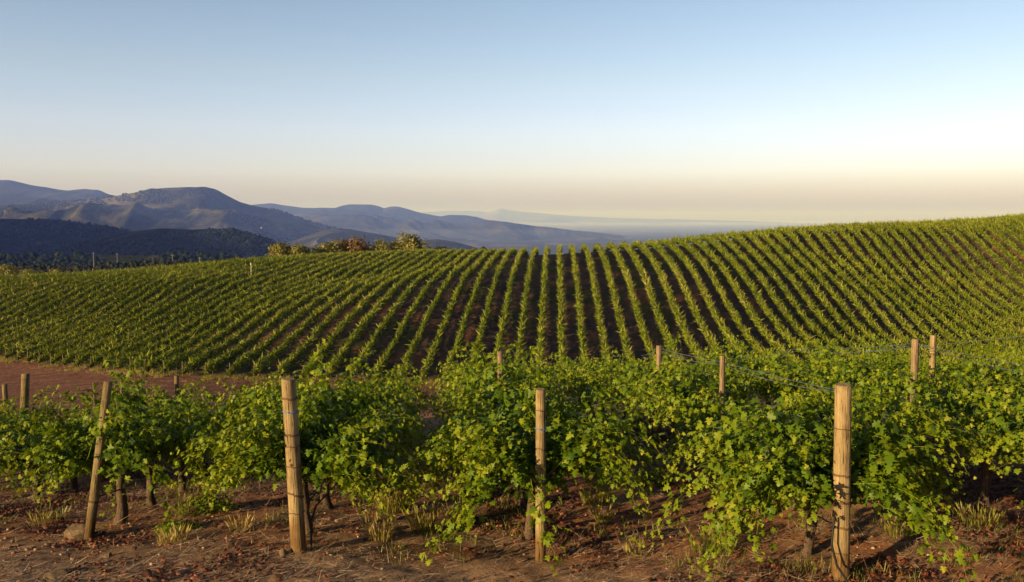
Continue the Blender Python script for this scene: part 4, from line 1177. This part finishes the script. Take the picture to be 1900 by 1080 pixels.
# woods: crowns scattered over the hills
_t = (1 + 5 ** 0.5) / 2
_IV = np.array([(-1, _t, 0), (1, _t, 0), (-1, -_t, 0), (1, -_t, 0), (0, -1, _t), (0, 1, _t), (0, -1, -_t), (0, 1, -_t), (_t, 0, -1), (_t, 0, 1), (-_t, 0, -1), (-_t, 0, 1)]) / math.hypot(1, _t)
_IF = np.array([(0, 11, 5), (0, 5, 1), (0, 1, 7), (0, 7, 10), (0, 10, 11), (1, 5, 9), (5, 11, 4), (11, 10, 2), (10, 7, 6), (7, 1, 8), (3, 9, 4), (3, 4, 2), (3, 2, 6), (3, 6, 8), (3, 8, 9), (4, 9, 5), (2, 4, 11), (6, 2, 10), (8, 6, 7), (9, 8, 1)])
def woods(name, patch, n, size, seed, lab, clear=0.35, lam=160.0, tmax=0.10, mat=M_WOODS, tint0=0.4):
    Xm, Yw, Z = patch; r = rs(seed)
    a, b = Xm.shape
    i = r.rand(n) * (a - 1.001); j = r.rand(n) * (b - 1.001)
    i0, j0 = i.astype(int), j.astype(int); fi, fj = i - i0, j - j0
    def lerp(G): return (G[i0, j0] * (1 - fi) + G[i0 + 1, j0] * fi) * (1 - fj) + (G[i0, j0 + 1] * (1 - fi) + G[i0 + 1, j0 + 1] * fi) * fj
    X, Y, z = lerp(Xm), lerp(Yw), lerp(Z)
    keep = (fbm(X / lam, Y / lam, 3, seed) > clear) & (np.abs(X / Y) < 0.7)
    X, Y, z = X[keep], Y[keep], z[keep]; n = len(X)
    s = size * r.uniform(0.55, 1.25, n)
    rot = r.uniform(0, 2 * PI, n); ca, sa = np.cos(rot), np.sin(rot)
    V = _IV[None] * (1 + 0.45 * (r.rand(n, 12, 1) - 0.5))
    V = np.stack([V[..., 0] * ca[:, None] - V[..., 1] * sa[:, None], V[..., 0] * sa[:, None] + V[..., 1] * ca[:, None], V[..., 2] * r.uniform(0.8, 1.25, (n, 1))], -1)
    V = V * s[:, None, None] + np.stack([X, Y, z + s * 0.35], 1)[:, None]
    F = _IF[None] + (np.arange(n) * 12)[:, None, None]
    t = np.repeat(np.clip(r.normal(tint0, 0.22, n), 0, 1), 12)
    tag(obj(name, mesh_np(name, V.reshape(-1, 3), F.reshape(-1, 3), mat, tint=t)), lab, None, None, "stuff")
woods("forest", h7, 14000, 6.5, 1, "dark forest covering the hillside below the mountains", 0.44, 300)
woods("forest", h8, 14000, 4.6, 2, "dark forest covering the wooded knoll", 0.40, 150)
woods("forest", h9, 9000, 3.2, 3, "dark scrub woods on the near valley side", 0.42, 70)
woods("scrub", h10, 5000, 1.15, 4, "brown-green scrub covering the bank behind the vine slope", 0.30, 25, tint0=0.7)

M_FARTREE = leaf_mat("far_tree_crown", [(0.0, (0.010, 0.013, 0.008)), (0.6, (0.022, 0.026, 0.013)), (1.0, (0.06, 0.058, 0.026))], trans=0.05, rough=0.9, spec=0.1)
woods("forest", hm, 30000, 8.0, 5, "patchy scrub woods over the humped mountain", 0.47, 520, mat=M_FARTREE)

# utility poles on the scrub bank
def utility_pole(x, ytop, ybot, Y, label):
    t = px(x, ytop, Y); b = px(x, ybot, Y); h = t[2] - b[2]
    root = empty("utility_pole", (t[0], t[1], b[2] - 1.0))
    a = Acc(); tube(a, [(0, 0, 0), (0, 0, h * 0.5), (0, 0, h + 1)], [0.13, 0.11, 0.09], 8, 0.5, True); obj("pole", a.mesh("pole", M_CONC, True), root)
    c = Acc(); tube(c, [(-0.7, 0, h + 0.5), (0.7, 0, h + 0.5)], 0.06, 5, 0.5, True); obj("crossarm", c.mesh("crossarm", M_CONC), root)
    return tag(root, label, "utility pole", "utility poles below the woods")
utility_pole(173, 468, 492, 420, "tallest pale utility pole before the dark woods")
utility_pole(217, 470, 488, 440, "thinner utility pole second along the dark woods")
utility_pole(320, 472, 486, 450, "faint short utility pole third along the dark woods")
utility_pole(370, 477, 490, 400, "utility pole nearest the crest bushes")
# a few far houses
def house(x, y, Y, w, label):
    b = px(x, y, Y); root = empty("house", b)
    a = Acc(); q = w / 2; hh = w * 0.45
    v = [(-q, -q * .6, -3), (q, -q * .6, -3), (q, q * .6, -3), (-q, q * .6, -3), (-q, -q * .6, hh), (q, -q * .6, hh), (q, q * .6, hh), (-q, q * .6, hh)]
    a.add(v, [(0, 1, 5, 4), (1, 2, 6, 5), (2, 3, 7, 6), (3, 0, 4, 7)]); obj("wall", a.mesh("wall", M_WHITEWALL), root)
    c = Acc(); e = q * 1.1
    c.add([(-e, -e * .65, hh), (e, -e * .65, hh), (e, e * .65, hh), (-e, e * .65, hh), (-e, 0, hh + w * .22), (e, 0, hh + w * .22)], [(0, 1, 5, 4), (2, 3, 4, 5)])
    c.add([(-e, -e * .65, hh), (-e, e * .65, hh), (-e, 0, hh + w * .22), (e, -e * .65, hh), (e, e * .65, hh), (e, 0, hh + w * .22)], [(1, 0, 2), (3, 4, 5)]); obj("roof", c.mesh("roof", M_ROOF), root)
    tag(root, label, "house", "tiny houses at the foot of the mountain")
house(485, 423, 4700, 8, "tiny white house alone at the foot of the humped mountain")


# ------------------------------------------------------------------ air
def build_haze():
    m, nt, out = new_mat("haze_air")
    v = nt.nodes.new("ShaderNodeVolumePrincipled")
    v.inputs["Color"].default_value = (0.20, 0.32, 1.0, 1)
    v.inputs["Absorption Color"].default_value = (1, 1, 1, 1)
    v.inputs["Density"].default_value = HAZE_D
    v.inputs["Anisotropy"].default_value = 0.0
    nt.links.new(v.outputs[0], out.inputs["Volume"])
    L, zb, zt = 74000.0, VALLEY - 80, 640.0
    V = np.array([(x, y, z) for z in (zb, zt) for y in (-L, L) for x in (-L, L)])
    F = np.array([(0, 2, 3, 1), (4, 5, 7, 6), (0, 1, 5, 4), (2, 6, 7, 3), (0, 4, 6, 2), (1, 3, 7, 5)])
    tag(obj("haze", mesh_np("haze", V, F, m)), "thin blue evening haze filling the valley air", None, None, "stuff")


def build_mist():
    m, nt, out = new_mat("mist_air")
    v = nt.nodes.new("ShaderNodeVolumePrincipled")
    v.inputs["Color"].default_value = (0.62, 0.76, 1.0, 1); v.inputs["Density"].default_value = 3.4e-5
    nt.links.new(v.outputs[0], out.inputs["Volume"])
    x0, x1, y0, y1, zb, zt = -9000.0, 72000.0, 7600.0, 73000.0, VALLEY - 70, VALLEY + 130
    V = np.array([(x, y, z) for z in (zb, zt) for y in (y0, y1) for x in (x0, x1)])
    F = np.array([(0, 2, 3, 1), (4, 5, 7, 6), (0, 1, 5, 4), (2, 6, 7, 3), (0, 4, 6, 2), (1, 3, 7, 5)])
    tag(obj("mist", mesh_np("mist", V, F, m)), "pale evening mist lying low in the far valley", None, None, "stuff")


build_mist()
HAZE_D = 7.6e-5
build_haze()

# ------------------------------------------------------------------ light, sky, camera
SUN_EL, SUN_AZ = R(11.4), math.atan2(-0.77, -0.64)      # azimuth measured from +Y toward +X
sd = Vector((math.sin(SUN_AZ) * math.cos(SUN_EL), math.cos(SUN_AZ) * math.cos(SUN_EL), math.sin(SUN_EL)))
L = bpy.data.lights.new("sun", "SUN"); L.energy = 5.0; L.angle = R(0.5); L.color = (1.0, 0.75, 0.45)
so = bpy.data.objects.new("sun", L); so.rotation_euler = sd.to_track_quat("Z", "Y").to_euler(); COL.objects.link(so)

W = bpy.data.worlds.new("World"); scene.world = W; W.use_nodes = True
nt = W.node_tree
bg = nt.nodes["Background"]
sky = nt.nodes.new("ShaderNodeTexSky"); sky.sky_type = "NISHITA"; sky.sun_disc = False
sky.sun_elevation = SUN_EL; sky.sun_rotation = SUN_AZ
sky.altitude = 300; sky.air_density = 1.0; sky.dust_density = 1.0; sky.ozone_density = 1.5
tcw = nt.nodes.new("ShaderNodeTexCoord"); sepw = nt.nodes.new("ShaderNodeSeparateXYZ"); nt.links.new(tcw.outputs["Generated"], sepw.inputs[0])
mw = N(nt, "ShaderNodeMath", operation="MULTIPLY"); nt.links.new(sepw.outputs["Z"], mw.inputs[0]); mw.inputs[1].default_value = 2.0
# evening air: a dim pinkish band on the horizon, a pale one above it, then blue, dimmed overhead to cut fill light
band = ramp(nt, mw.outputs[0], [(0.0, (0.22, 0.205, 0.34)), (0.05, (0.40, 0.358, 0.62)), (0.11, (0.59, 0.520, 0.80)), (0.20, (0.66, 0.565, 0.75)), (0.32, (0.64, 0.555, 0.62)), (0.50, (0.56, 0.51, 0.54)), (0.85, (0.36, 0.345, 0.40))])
# pale band kept ahead only; the sky behind is dimmed to cut fill light
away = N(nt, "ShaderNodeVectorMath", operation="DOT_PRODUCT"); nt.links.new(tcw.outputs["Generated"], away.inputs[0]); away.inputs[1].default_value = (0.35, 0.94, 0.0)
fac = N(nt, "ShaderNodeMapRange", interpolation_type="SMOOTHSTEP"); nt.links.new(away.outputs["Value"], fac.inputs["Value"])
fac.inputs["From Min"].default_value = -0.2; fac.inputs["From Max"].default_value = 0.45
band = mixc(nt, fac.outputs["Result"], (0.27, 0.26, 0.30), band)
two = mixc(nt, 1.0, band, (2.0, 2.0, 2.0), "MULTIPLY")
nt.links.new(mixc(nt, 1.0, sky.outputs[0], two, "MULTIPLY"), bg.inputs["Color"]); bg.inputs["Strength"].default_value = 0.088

cam = bpy.data.cameras.new("camera"); cam.sensor_width = 36.0; cam.lens = 36.0 * FPX / 1900; cam.clip_start = 0.1; cam.clip_end = 200000
co = bpy.data.objects.new("camera", cam); co.location = (0, 0, 0); co.rotation_euler = (PI / 2 - PITCH, 0, 0); COL.objects.link(co)
scene.camera = co

scene.view_settings.view_transform = "Standard"; scene.view_settings.look = "None"
scene.view_settings.exposure = 1.0; scene.view_settings.gamma = 1.0
scene.cycles.max_bounces = 6; scene.cycles.diffuse_bounces = 3; scene.cycles.transmission_bounces = 4; scene.cycles.glossy_bounces = 2
scene.cycles.volume_bounces = 0; scene.cycles.use_denoising = True
